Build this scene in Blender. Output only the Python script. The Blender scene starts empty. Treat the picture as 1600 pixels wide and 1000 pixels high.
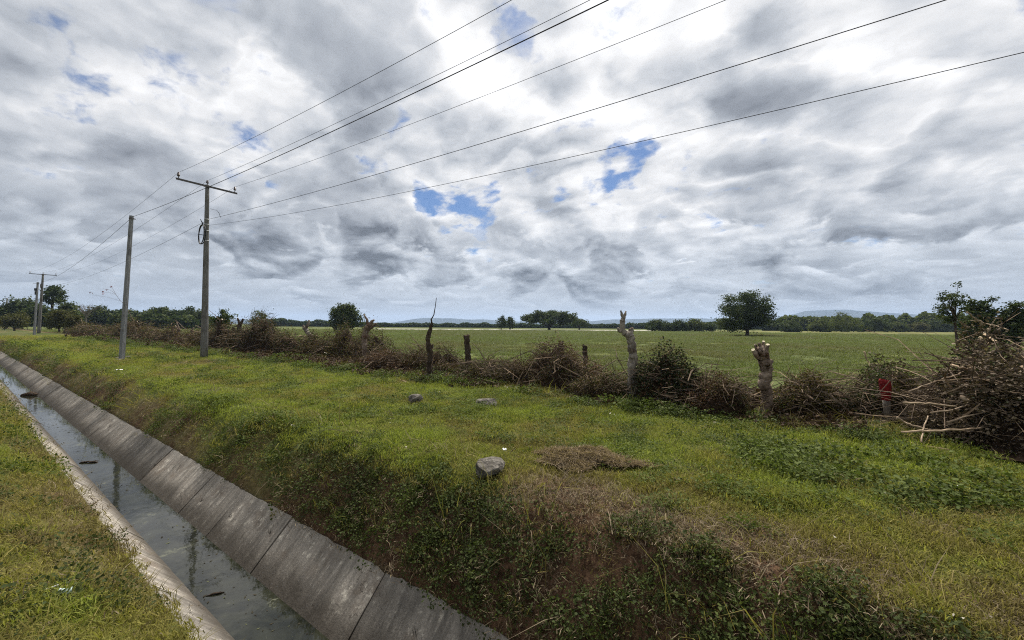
import bpy, math, random
import numpy as np
from mathutils import Vector, Matrix

random.seed(7)
rng = np.random.default_rng(11)
scene = bpy.context.scene
COL = scene.collection

# ------------------------------------------------------------------ camera
FPX, PITCH, ROLL, PPX, PPY, CAMZ = 600.0, math.radians(2.5), math.radians(0.36), 800.0, 482.0, 1.70
FWD = Vector((0, math.cos(PITCH), math.sin(PITCH)))
UP0 = Vector((0, -math.sin(PITCH), math.cos(PITCH)))
RT0 = Vector((1, 0, 0))
CRT = RT0 * math.cos(ROLL) + UP0 * math.sin(ROLL)
CUP = UP0 * math.cos(ROLL) - RT0 * math.sin(ROLL)
CAM = Vector((0, 0, CAMZ))
cd = bpy.data.cameras.new('camera')
cam = bpy.data.objects.new('camera', cd)
COL.objects.link(cam)
cd.sensor_width = 36.0
cd.lens = 36.0 * FPX / 1600.0
cd.shift_y = -(500 - PPY) / 1600.0
cd.clip_start = 0.05
cd.clip_end = 20000
M3 = Matrix((CRT, CUP, -FWD)).transposed()
cam.matrix_world = Matrix.Translation(CAM) @ M3.to_4x4()
scene.camera = cam


def ray(px, py):
    return CRT * ((px - PPX) / FPX) + CUP * ((PPY - py) / FPX) + FWD


def at(px, py, z=0.0):
    d = ray(px, py)
    return CAM + d * ((z - CAMZ) / d.z)


def at_depth(px, py, y):
    d = ray(px, py)
    return CAM + d * (y / d.y)


def hor(px):                      # pixel row of the horizon
    a = ray(px, 500)
    b = ray(px, 501)
    return 500 + a.z / (a.z - b.z)


# ------------------------------------------------------------------ node helper
class NT:
    def __init__(self, tree):
        self.t = tree
        self.n = tree.nodes
        self.l = tree.links

    def set(self, sock, v):
        if hasattr(v, 'is_linked') or isinstance(v, bpy.types.NodeSocket):
            self.l.new(v, sock)
        elif v is not None:
            if isinstance(v, (tuple, list, Vector)) and sock.type == 'RGBA' and len(v) == 3:
                v = (*v, 1)
            sock.default_value = v

    def new(self, kind, props=None, **ins):
        n = self.n.new(kind)
        for k, v in (props or {}).items():
            setattr(n, k, v)
        for k, v in ins.items():
            key = k.replace('_', ' ')
            s = n.inputs[key] if key in n.inputs else n.inputs[k]
            self.set(s, v)
        return n

    def m(self, op, a, b=None, c=None, clamp=False):
        n = self.n.new('ShaderNodeMath')
        n.operation = op
        n.use_clamp = clamp
        for i, v in enumerate((a, b, c)):
            if v is not None:
                self.set(n.inputs[i], v)
        return n.outputs[0]

    def vm(self, op, a, b=None, scale=None):
        n = self.n.new('ShaderNodeVectorMath')
        n.operation = op
        self.set(n.inputs[0], a)
        if b is not None:
            self.set(n.inputs[1], b)
        if scale is not None:
            self.set(n.inputs['Scale'], scale)
        return n.outputs['Value'] if op in ('DOT_PRODUCT', 'LENGTH', 'DISTANCE') else n.outputs[0]

    def ss(self, x, lo, hi, a=0.0, b=1.0):
        n = self.n.new('ShaderNodeMapRange')
        n.interpolation_type = 'SMOOTHSTEP'
        for k, v in zip(('Value', 'From Min', 'From Max', 'To Min', 'To Max'), (x, lo, hi, a, b)):
            self.set(n.inputs[k], v)
        return n.outputs[0]

    def noise(self, vec, scale, detail=4, rough=.5, dist=0.0, lac=2.0, out=0):
        n = self.n.new('ShaderNodeTexNoise')
        self.set(n.inputs['Vector'], vec)
        for k, v in (('Scale', scale), ('Detail', detail), ('Roughness', rough), ('Distortion', dist), ('Lacunarity', lac)):
            self.set(n.inputs[k], v)
        return n.outputs[out]

    def mix(self, f, a, b, blend='MIX'):
        n = self.n.new('ShaderNodeMix')
        n.data_type = 'RGBA'
        n.blend_type = blend
        self.set(n.inputs[0], f)
        self.set(n.inputs[6], a)
        self.set(n.inputs[7], b)
        return n.outputs[2]

    def ramp(self, f, stops, interp='LINEAR'):
        n = self.n.new('ShaderNodeValToRGB')
        cr = n.color_ramp
        cr.interpolation = interp
        while len(cr.elements) < len(stops):
            cr.elements.new(0.5)
        for e, (p, c) in zip(cr.elements, stops):
            e.position = p
            e.color = (*c, 1)
        self.set(n.inputs[0], f)
        return n.outputs[0]


# ------------------------------------------------------------------ world, sun, exposure
SUN_EL, SUN_AZ = math.radians(58), math.radians(8)
SUND = Vector((math.sin(SUN_AZ) * math.cos(SUN_EL), math.cos(SUN_AZ) * math.cos(SUN_EL), math.sin(SUN_EL)))
world = bpy.data.worlds.new('World')
scene.world = world
world.use_nodes = True
world.cycles.sampling_method = 'MANUAL'
world.cycles.sample_map_resolution = 256
W = NT(world.node_tree)
W.n.clear()
geo = W.new('ShaderNodeTexCoord').outputs['Generated']
sky = W.new('ShaderNodeTexSky', dict(sky_type='NISHITA', sun_disc=False, sun_elevation=SUN_EL, sun_rotation=SUN_AZ,
                                    altitude=50, air_density=1.0, dust_density=0.6, ozone_density=2.0))
sep = W.new('ShaderNodeSeparateXYZ', Vector=geo)
X, Y, Z = sep.outputs
zc = W.m('MAXIMUM', Z, 0.0)
hh = W.m('ADD', zc, 0.26)
# cloud layer plane, stretched along the wind (the direction the bands run to)
WA = math.radians(52)
ca, sa = math.cos(WA), math.sin(WA)
px_ = W.m('DIVIDE', W.m('ADD', W.m('MULTIPLY', X, ca), W.m('MULTIPLY', Y, sa)), hh)      # across the wind
py_ = W.m('DIVIDE', W.m('ADD', W.m('MULTIPLY', X, -sa), W.m('MULTIPLY', Y, ca)), hh)     # along the wind
P = W.new('ShaderNodeCombineXYZ', X=px_, Y=W.m('MULTIPLY', py_, 0.86), Z=0.0).outputs[0]


def n2(vec, scale, detail, rough=.5, dist=0.0, out=0):
    o = W.noise(vec, scale, detail, rough, dist, out=out)
    o.node.noise_dimensions = '2D'
    return o


def puff(vec, scale, detail, rough=.5):
    """rounded billows with creases between them: 0 in the creases, about 1 on the swells"""
    o = n2(vec, scale, detail, rough)
    return W.m('POWER', W.m('ABSOLUTE', W.m('SUBTRACT', W.m('MULTIPLY', o, 2.0), 1.0)), 0.75)


warp = W.vm('SUBTRACT', n2(P, 3.0, 5, .6, out=1), (0.5, 0.5, 0.5))
Pw = W.vm('ADD', P, W.vm('SCALE', warp, scale=0.10))
nd = W.vm('NORMALIZE', W.vm('ADD', geo, W.vm('SCALE', warp, scale=0.17)))


def blob(px, py, rdeg, amp):
    d = ray(px, py).normalized()
    return W.m('MULTIPLY', W.ss(W.vm('DOT_PRODUCT', nd, tuple(d)), math.cos(math.radians(rdeg)), 1.0), amp)


def total(items):
    s = 0.0
    for it in items:
        s = W.m('ADD', blob(*it), s)
    return s


mid = n2(Pw, 2.1, 8, .53)
mid2 = n2(W.vm('ADD', Pw, (0.06, 0.09, 0.0)), 2.1, 5, .53)
edge = W.m('SUBTRACT', mid2, mid)
fine = n2(Pw, 8.0, 6, .56)
pf = puff(Pw, 3.4, 4, .45)
pf2 = puff(W.vm('ADD', Pw, (0.03, 0.05, 0.0)), 3.4, 3, .45)
pedge = W.m('SUBTRACT', pf2, pf)
lowf = W.ss(Z, 0.02, 0.30, 1.0, 0.0)                   # towards the horizon
# bright high deck with ragged, soft gaps
holes = total([(752, 316, 5.0, 0.45), (690, 316, 5.0, 0.43), (850, 304, 4.6, 0.44), (985, 252, 4.4, 0.36), (935, 278, 4.0, 0.33), (78, 48, 3.2, 0.29), (120, 138, 3.0, 0.31), (1355, 70, 7, -0.25), (1430, 180, 7, -0.2),
               (818, 45, 4.0, 0.39), (600, 264, 3.4, 0.37), (606, 182, 3.4, 0.37), (550, 100, 4.0, 0.35), (900, 205, 3.6, 0.35), (450, 292, 2.5, 0.37)])
deck = W.m('SUBTRACT', W.m('ADD', W.m('MULTIPLY', W.m('SUBTRACT', mid, .5), 1.0), W.m('MULTIPLY', W.m('SUBTRACT', fine, .5), 1.30)), holes)
cover = W.ss(deck, -0.60, -0.22)
cover = W.m('MAXIMUM', cover, W.ss(Z, 0.06, 0.16, 1.0, 0.0))
lum = W.m('ADD', 0.70, W.m('MULTIPLY', W.m('SUBTRACT', .5, mid), 0.60))
lum = W.m('ADD', lum, W.m('MULTIPLY', W.m('SUBTRACT', fine, 0.5), 0.18))
lum = W.m('ADD', lum, W.m('MULTIPLY', edge, 0.8))
lum = W.m('ADD', lum, W.m('MULTIPLY', pedge, 0.34))
# grey masses below it
big = n2(Pw, 1.3, 8, .54)
masses = total([(330, 140, 28, 0.30), (600, 110, 11, 0.16), (1190, 110, 7, 0.20), (1060, 130, 9, .08), (1400, 250, 17, 0.08), (1130, 260, 9, 0.08), (190, 350, 12, 0.20), (170, 250, 7, .1),
                (440, 190, 7, -.12), (715, 210, 14, -.30), (50, 270, 9, -.26), (880, 250, 13, -.20), (90, 90, 9, -.30), (1000, 60, 8, -.08), (480, 60, 8, .08)])
gm = W.m('ADD', W.m('ADD', W.m('MULTIPLY', W.m('SUBTRACT', big, .5), 1.05), W.m('MULTIPLY', W.m('SUBTRACT', fine, .5), 0.20)), masses)
gm = W.m('ADD', gm, W.m('MULTIPLY', W.m('SUBTRACT', pf, .35), 0.20))
mask2 = W.ss(gm, -0.08, 0.20)
lum2 = W.m('ADD', W.ss(gm, -0.05, 0.42, 0.54, 0.31), W.m('MULTIPLY', edge, 0.50))
lum2 = W.m('ADD', lum2, W.m('MULTIPLY', W.m('SUBTRACT', mid, .5), -0.20))
lum2 = W.m('ADD', lum2, W.m('MULTIPLY', pedge, 0.14))
mk = W.m('MULTIPLY', mask2, 0.86)
lum = W.m('ADD', W.m('MULTIPLY', lum, W.m('SUBTRACT', 1.0, mk)), W.m('MULTIPLY', lum2, mk))
cover = W.m('MAXIMUM', cover, W.ss(gm, 0.0, 0.15))
# small cumulus seen from the side, low over the horizon: bright tops, grey flat bases
az = W.m('MULTIPLY', W.m('ARCTAN2', X, Y), 5.0)
ev = W.m('MULTIPLY', W.m('LOGARITHM', W.m('ADD', zc, 0.055), math.e), 2.1)
Q = W.new('ShaderNodeCombineXYZ', X=az, Y=ev, Z=0.0).outputs[0]
q1 = n2(Q, 1.55, 6, .55, 0.25)
q2 = n2(W.vm('ADD', Q, (0.03, 0.17, 0.0)), 1.55, 4, .55, 0.25)
lowm = total([(583, 390, 6.5, 0.22), (440, 400, 5.0, 0.16), (940, 428, 6.5, 0.14), (700, 418, 4, .12), (1300, 420, 9, .1), (820, 440, 4, .1), (380, 372, 5, .14), (640, 375, 5, .1)])
q = W.m('ADD', q1, lowm)
mask3 = W.m('MULTIPLY', W.ss(q, 0.46, 0.57), W.ss(Z, 0.16, 0.34, 1.0, 0.0))
lum3 = W.m('ADD', W.ss(q, 0.46, 0.74, 0.60, 0.27), W.m('MULTIPLY', W.m('SUBTRACT', q1, q2), 1.5))
bgl = W.m('ADD', 0.56, W.m('MULTIPLY', W.m('SUBTRACT', q2, .5), 0.55))
hz = W.m('MULTIPLY', lowf, 0.75)
lum = W.m('ADD', W.m('MULTIPLY', lum, W.m('SUBTRACT', 1.0, hz)), W.m('MULTIPLY', bgl, hz))
mk3 = W.m('MULTIPLY', mask3, 0.88)
lum = W.m('ADD', W.m('MULTIPLY', lum, W.m('SUBTRACT', 1.0, mk3)), W.m('MULTIPLY', lum3, mk3))
cover = W.m('MAXIMUM', cover, mask3)
# air in front of the lowest clouds
hl = W.ss(Z, 0.0, 0.13, 0.72, 0.0)
lum = W.m('ADD', W.m('MULTIPLY', lum, W.m('SUBTRACT', 1.0, hl)), W.m('MULTIPLY', hl, 0.50))
sunward = W.m('MAXIMUM', W.vm('DOT_PRODUCT', geo, tuple(SUND)), 0.0)
lum = W.m('MULTIPLY', lum, W.m('ADD', 0.92, W.m('MULTIPLY', W.m('POWER', sunward, 3.0), 0.30)))
lum = W.m('MAXIMUM', W.m('ADD', 0.5, W.m('MULTIPLY', W.m('SUBTRACT', lum, 0.485), 1.16)), 0.16)
tintc = W.ramp(lum, [(0.15, (0.88, 0.96, 1.12)), (0.50, (0.93, 0.985, 1.07)), (0.85, (1.0, 1.0, 1.01))])
tintc = W.mix(W.m('MULTIPLY', lowf, 0.7), tintc, (0.89, 0.985, 1.10))
cloud = W.vm('SCALE', tintc, scale=W.m('MULTIPLY', lum, 7.6))
blue = W.vm('MULTIPLY', sky.outputs[0], (0.42, 0.52, 0.66))
col = W.mix(cover, blue, cloud)
bg = W.new('ShaderNodeBackground', Color=col, Strength=0.095)
W.new('ShaderNodeOutputWorld', Surface=bg.outputs[0])

sl = bpy.data.lights.new('sun', 'SUN')
sl.energy = 5.0
sl.angle = math.radians(10)
sl.color = (1.0, 0.95, 0.87)
sun = bpy.data.objects.new('sun', sl)
COL.objects.link(sun)
sun.rotation_euler = (-SUND).to_track_quat('-Z', 'Y').to_euler()

scene.view_settings.view_transform = 'Standard'
scene.view_settings.look = 'None'
scene.view_settings.gamma = 1.0
scene.view_settings.exposure = 0.50
scene.render.engine = 'CYCLES'
scene.cycles.max_bounces = 6
scene.cycles.diffuse_bounces = 3
scene.cycles.glossy_bounces = 3
scene.cycles.transmission_bounces = 4
scene.cycles.volume_bounces = 0
scene.cycles.transparent_max_bounces = 6
scene.cycles.use_adaptive_sampling = True
scene.cycles.adaptive_threshold = 0.013
scene.cycles.use_denoising = False
scene.cycles.filter_width = 1.1

# ------------------------------------------------------------------ helpers: noise, frames, meshes
def vnoise(x, y, seed=0):
    xi, yi = np.floor(x).astype(np.int64), np.floor(y).astype(np.int64)
    xf, yf = x - xi, y - yi

    def h(a, b):
        n = (a * 374761393 + b * 668265263 + seed * 982451653) & 0x7fffffff
        n = ((n ^ (n >> 13)) * 1274126177) & 0x7fffffff
        return ((n ^ (n >> 16)) & 0xffff) / 65535.0
    sx, sy = xf * xf * (3 - 2 * xf), yf * yf * (3 - 2 * yf)
    a, b, c, d = h(xi, yi), h(xi + 1, yi), h(xi, yi + 1), h(xi + 1, yi + 1)
    return (a + (b - a) * sx) * (1 - sy) + (c + (d - c) * sx) * sy


def fbm(x, y, scale, octv=4, seed=0, rough=.5):
    x, y = np.asarray(x, float), np.asarray(y, float)
    s = np.zeros(np.broadcast(x, y).shape)
    amp, tot = 1.0, 0.0
    for o in range(octv):
        s = s + amp * vnoise(x * scale * 2 ** o + 13.7 * o, y * scale * 2 ** o - 7.3 * o, seed + o)
        tot += amp
        amp *= rough
    return s / tot


def smooth(x, lo, hi):
    t = np.clip((np.asarray(x, float) - lo) / (hi - lo), 0, 1)
    return t * t * (3 - 2 * t)


# u runs along the channel (towards its vanishing point), v across it towards the field
_vp = ray(-80, hor(-80))
DIR = Vector((_vp.x, _vp.y, 0)).normalized()
PER = Vector((DIR.y, -DIR.x, 0))


def uv(p):
    return p.x * DIR.x + p.y * DIR.y, p.x * PER.x + p.y * PER.y


def xy(u, v):
    return u * DIR.x + v * PER.x, u * DIR.y + v * PER.y


V_LT, V_LW, V_RW, V_RT = 1.19, 1.63, 2.13, 2.60     # channel: left top, waterline, waterline, right top
Z_TOP, Z_WAT = -0.80, -1.27


def ground_z(u, v):
    u, v = np.asarray(u, float), np.asarray(v, float)
    wob = (fbm(u, v * 0, 0.35, 3, 5) - .5) * 0.30 + (fbm(u, v * 0, 1.4, 2, 9) - .5) * 0.14
    spill = np.exp(-((u - 3.25) / 0.16) ** 2) * 0.16 + np.exp(-((u - 2.2) / 0.2) ** 2) * 0.05
    crest = 3.28 + wob
    z = np.interp(v, [-4000, -9, -1.2, -0.15, 0.45, 0.85, V_LT - .02, V_LT + .02, V_LW, 1.76, 2.00, V_RW, V_RT - .02, V_RT + .02],
                  [0.05, 0.05, 0.05, 0.02, -0.28, -0.55, Z_TOP + .02, Z_TOP - .10, Z_WAT - .16, -1.42, -1.42, Z_WAT - .16, Z_TOP - .10, Z_TOP + .0])
    # right bank, steep with a ragged crest
    t = np.clip((v - V_RT) / np.maximum(crest + 0.25 - V_RT, .2), 0, 1)
    bank = Z_TOP + 0.0 + (0.80) * (1 - (1 - t) ** 1.75)
    bump = (fbm(u, v, 1.1, 4, 21) - .5) * 0.16 + (fbm(u, v, 3.6, 3, 23) - .5) * 0.13
    bank = bank + bump * np.sin(np.pi * np.clip(t, 0, 1)) ** .7
    z = np.where(v > V_RT + .02, bank, z)
    # left bank bumps
    lb = smooth(v, -0.8, 0.3) * (1 - smooth(v, 0.85, V_LT - .03))
    z = z + lb * ((fbm(u, v, 1.6, 4, 31) - .5) * 0.14)
    vg = smooth(v, 3.3, 4.2)
    z = z + vg * ((fbm(u, v, .55, 3, 41) - .5) * 0.12 + (fbm(u, v, 2.5, 3, 43) - .5) * 0.085) * (1 - smooth(np.hypot(u, v), 60, 140))
    z = z + 0.10 * np.exp(-((v - 9.6) / 1.3) ** 2) * (1 - smooth(u, 60, 120)) - 0.05 * smooth(v, 10.5, 12.5)
    # spill of soil over the lining
    z = z + np.where((v > V_RT - .25) & (v < V_RT + .3), spill * 0.4, 0)
    return z


def gz(p):
    u, v = uv(p)
    return float(ground_z(u, v))


def on(px, py):
    """the ground point seen at a pixel"""
    p = at(px, py, 0)
    for _ in range(4):
        p = at(px, py, gz(p))
    return Vector((p.x, p.y, gz(p)))


def greenness(u, v):
    """1 lush, 0 bare earth / dead grass"""
    g = fbm(u, v, .30, 4, 61) * .62 + fbm(u, v, 1.3, 4, 63) * .38
    return g


def np_mesh(name, verts, faces, mat=None, attrs=None, smoothf=False):
    """faces: (M,k) int array"""
    verts = np.asarray(verts, np.float32)
    faces = np.asarray(faces, np.int32)
    me = bpy.data.meshes.new(name)
    M, k = faces.shape
    me.vertices.add(len(verts))
    me.vertices.foreach_set('co', verts.ravel())
    me.loops.add(M * k)
    me.loops.foreach_set('vertex_index', faces.ravel())
    me.polygons.add(M)
    me.polygons.foreach_set('loop_start', np.arange(0, M * k, k, dtype=np.int32))
    me.polygons.foreach_set('loop_total', np.full(M, k, np.int32))
    if smoothf:
        me.polygons.foreach_set('use_smooth', np.ones(M, bool))
    me.update(calc_edges=True)
    for an, (dom, typ, data) in (attrs or {}).items():
        a = me.attributes.new(an, typ, dom)
        a.data.foreach_set('vector' if typ == 'FLOAT_VECTOR' else 'value', np.asarray(data).ravel())
    if mat:
        me.materials.append(mat)
    return me


def link(name, me, parent=None, loc=None, col=None):
    o = bpy.data.objects.new(name, me)
    (col or COL).objects.link(o)
    if parent is not None:
        o.parent = parent
    if loc is not None:
        o.location = loc
    return o


def tag(o, label=None, cat=None, group=None, kind=None):
    for k, v in (('label', label), ('category', cat), ('group', group), ('kind', kind)):
        if v:
            o[k] = v
    return o


def thing(name, loc, label, cat, group=None):
    return tag(link(name, None, loc=loc), label, cat, group)


class MB:
    """collects tubes and solids with a per-vertex tint into one mesh"""

    def __init__(self):
        self.v, self.f, self.t = [], [], []

    def tube(self, pts, rad, sides=8, tint=.5, caps=True, jit=0.0, rnd=random, square=False, cap_tint=None):
        pts = [Vector(p) for p in pts]
        n = len(pts)
        if not hasattr(rad, '__len__'):
            rad = [rad] * n
        base = len(self.v)
        ref = None
        for i, p in enumerate(pts):
            t = (pts[min(i + 1, n - 1)] - pts[max(i - 1, 0)]).normalized()
            if ref is None:
                ref = t.orthogonal().normalized() if not square else (Vector((0, 1, 0)) - t * t.y).normalized()
            else:
                ref = (ref - t * ref.dot(t)).normalized()
            b = t.cross(ref)
            for k in range(sides):
                a = 2 * math.pi * (k + (.5 if square else 0)) / sides
                r = rad[i] * (1 + (rnd.random() - .5) * 2 * jit)
                self.v.append(p + (ref * math.cos(a) + b * math.sin(a)) * r)
                self.t.append(tint)
        for i in range(n - 1):
            for k in range(sides):
                a, b2 = base + i * sides + k, base + i * sides + (k + 1) % sides
                self.f.append((a, b2, b2 + sides, a + sides))
        if caps:
            for i, rev in ((0, True), (n - 1, False)):
                ring = [base + i * sides + k for k in range(sides)]
                if cap_tint is not None:
                    nb = len(self.v)
                    self.v += [self.v[j].copy() for j in ring]
                    self.t += [cap_tint] * sides
                    ring = list(range(nb, nb + sides))
                self.f.append(tuple(reversed(ring)) if rev else tuple(ring))
        return self

    def box(self, c, s, tint=.5, rot=None):
        base = len(self.v)
        for dx in (-.5, .5):
            for dy in (-.5, .5):
                for dz in (-.5, .5):
                    q = Vector((dx * s[0], dy * s[1], dz * s[2]))
                    if rot is not None:
                        q = rot @ q
                    self.v.append(Vector(c) + q)
                    self.t.append(tint)
        for f in ((0, 1, 3, 2), (4, 6, 7, 5), (0, 4, 5, 1), (2, 3, 7, 6), (0, 2, 6, 4), (1, 5, 7, 3)):
            self.f.append(tuple(base + i for i in f))
        return self

    def mesh(self, name, mat, smoothf=False):
        me = bpy.data.meshes.new(name)
        me.from_pydata([tuple(v) for v in self.v], [], self.f)
        a = me.attributes.new('tint', 'FLOAT', 'POINT')
        a.data.foreach_set('value', np.array(self.t, np.float32))
        if smoothf:
            me.polygons.foreach_set('use_smooth', np.ones(len(me.polygons), bool))
        me.materials.append(mat)
        me.update()
        return me

    def build(self, name, mat, parent=None, smoothf=False, loc=None):
        return link(name, self.mesh(name, mat, smoothf), parent, loc)


def leaf_arrays(cent, size, rs, up=0.0, aspect=.55, fold=.25, nrm=None):
    """diamond leaves: cent (N,3), size (N,), random orientation pulled towards 'up'"""
    n = len(cent)
    d = rs.normal(size=(n, 3))
    d[:, 2] = d[:, 2] * (1 - up) * .7 + rs.random(n) * .2
    d /= np.linalg.norm(d, axis=1, keepdims=True) + 1e-9
    if nrm is None:
        nrm = rs.normal(size=(n, 3)) * (1 - up)
        nrm[:, 2] = np.abs(nrm[:, 2]) + up
    s = np.cross(d, nrm)
    s /= np.linalg.norm(s, axis=1, keepdims=True) + 1e-9
    nn = np.cross(s, d)
    sz = np.asarray(size)[:, None]
    a = cent - d * sz * .5
    b = cent + s * sz * aspect * .5 + nn * sz * fold * .3 - d * sz * .05
    c = cent + d * sz * .5
    e = cent - s * sz * aspect * .5 + nn * sz * fold * .3 - d * sz * .05
    V = np.stack([a, b, c, e], 1).reshape(-1, 3)
    i = np.arange(n, dtype=np.int32)[:, None] * 4
    F = np.concatenate([i + np.array([[0, 1, 2]]), i + np.array([[0, 2, 3]])], 0).astype(np.int32)
    return V, F


# ------------------------------------------------------------------ materials
def material(name):
    m = bpy.data.materials.new(name)
    m.use_nodes = True
    t = NT(m.node_tree)
    t.n.clear()
    return m, t


def finish(t, shader, disp=None):
    o = t.new('ShaderNodeOutputMaterial', Surface=shader)
    return o


def bump(t, h, strength=.5, dist=.02):
    return t.new('ShaderNodeBump', Height=h, Strength=strength, Distance=dist).outputs[0]


def principled(t, color, rough=.8, normal=None, spec=.25, metal=0.0):
    return t.new('ShaderNodeBsdfPrincipled', **{'Base_Color': color, 'Roughness': rough, 'Normal': normal, 'Metallic': metal,
                                               'Specular IOR Level': spec}).outputs[0]


def leaf_mat(name, stops, trans=.35, patch=None, rough=.7, spec=.10, world_var=None):
    """stops: colour ramp over the per-leaf tint. patch: ramp for the instancer's patch value, mixed in"""
    m, t = material(name)
    tint = t.new('ShaderNodeAttribute', dict(attribute_name='tint')).outputs['Fac']
    c = t.ramp(tint, stops)
    if patch:
        pv = t.new('ShaderNodeAttribute', dict(attribute_name='patch', attribute_type='INSTANCER')).outputs['Fac']
        c = t.mix(0.62, c, t.ramp(pv, patch))
        c = t.mix(1.0, c, t.ramp(tint, [(0, (.72, .72, .72)), (1, (1.25, 1.25, 1.25))]), 'MULTIPLY')
    if world_var:
        pos = t.new('ShaderNodeNewGeometry').outputs['Position']
        f = t.noise(pos, world_var[0], 3, .5)
        c = t.mix(t.ss(f, .42, .62), c, t.mix(1.0, c, world_var[1], 'MULTIPLY'))
    p = principled(t, c, rough, spec=spec)
    tr = t.new('ShaderNodeBsdfTranslucent', Color=t.mix(1.0, c, (1.15, 1.25, .7), 'MULTIPLY')).outputs[0]
    mx = t.new('ShaderNodeMixShader', Fac=trans)
    t.l.new(p, mx.inputs[1])
    t.l.new(tr, mx.inputs[2])
    finish(t, mx.outputs[0])
    return m


def bark_mat(name, c1, c2, c3=None, scale=6.0, stretch=.25):
    m, t = material(name)
    co = t.new('ShaderNodeTexCoord').outputs['Object']
    co2 = t.vm('MULTIPLY', co, (1, 1, stretch))
    n1 = t.noise(co2, scale, 6, .62, .4)
    n2_ = t.noise(co, scale * .35, 4, .55)
    c = t.mix(t.ss(n1, .36, .66), c1, c2)
    if c3:
        c = t.mix(t.ss(n2_, .52, .66), c, c3)
    c = t.mix(1.0, c, t.ramp(t.noise(co2, scale * 5, 4, .6), [(.25, (.55, .55, .55)), (.75, (1.25, 1.25, 1.25))]), 'MULTIPLY')
    h = t.m('ADD', n1, t.m('MULTIPLY', t.noise(co2, scale * 4, 4, .6), .4))
    finish(t, principled(t, c, .95, bump(t, h, 1.0, .07), .06))
    return m


def plain_mat(name, c1, c2, scale=8.0, rough=.8, spec=.2, bumpd=.01, tint=False):
    m, t = material(name)
    co = t.new('ShaderNodeTexCoord').outputs['Object']
    n1 = t.noise(co, scale, 6, .62, .2)
    c = t.mix(t.ss(n1, .35, .65), c1, c2)
    if tint:
        tv = t.new('ShaderNodeAttribute', dict(attribute_name='tint')).outputs['Fac']
        c = t.mix(1.0, c, t.ramp(tv, [(0, (.35, .35, .35)), (.5, (1, 1, 1)), (1, (1.55, 1.5, 1.4))]), 'MULTIPLY')
    finish(t, principled(t, c, rough, bump(t, n1, .5, bumpd), spec))
    return m


def ground_material():
    m, t = material('ground')
    pos = t.new('ShaderNodeNewGeometry').outputs['Position']
    gv = t.new('ShaderNodeAttribute', dict(attribute_name='green')).outputs['Fac']     # plant cover, from the terrain
    fv = t.new('ShaderNodeAttribute', dict(attribute_name='field')).outputs['Fac']
    mv = t.new('ShaderNodeAttribute', dict(attribute_name='mud')).outputs['Fac']
    n1 = t.noise(pos, 3.2, 8, .65)
    n2_ = t.noise(pos, 17, 6, .65)
    n3 = t.noise(pos, 70, 3, .6)
    soil = t.mix(t.ss(n2_, .35, .65), (.036, .020, .012), (.110, .064, .038))
    soil = t.mix(t.ss(n3, .58, .72), soil, (.16, .12, .07))
    grass = t.mix(t.ss(n2_, .3, .7), (.030, .042, .010), (.085, .098, .026))
    dry = t.mix(t.ss(n2_, .3, .7), (.075, .062, .024), (.15, .125, .058))
    g2 = t.m('ADD', gv, t.m('MULTIPLY', t.m('SUBTRACT', n1, .5), .5))
    c = t.mix(t.ss(g2, .22, .40), soil, dry)
    c = t.mix(t.ss(g2, .36, .56), c, grass)
    # field crop, far
    n4 = t.noise(t.vm('MULTIPLY', pos, (.10, .22, 1)), 1.0, 6, .6)
    n5 = t.noise(pos, 1.1, 6, .7)
    fc = t.mix(t.ss(n5, .3, .7), (.052, .066, .021), (.100, .120, .040))
    fc = t.mix(t.ss(n4, .42, .62), fc, t.mix(1.0, fc, (1.35, 1.2, .95), 'MULTIPLY'))
    c = t.mix(fv, c, fc)
    c = t.mix(mv, c, (.035, .033, .022))
    h = t.m('ADD', t.m('MULTIPLY', n1, .5), t.m('ADD', t.m('MULTIPLY', n2_, .4), t.m('MULTIPLY', n3, .15)))
    finish(t, principled(t, c, .95, bump(t, h, .8, .06), .08))
    return m


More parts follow.
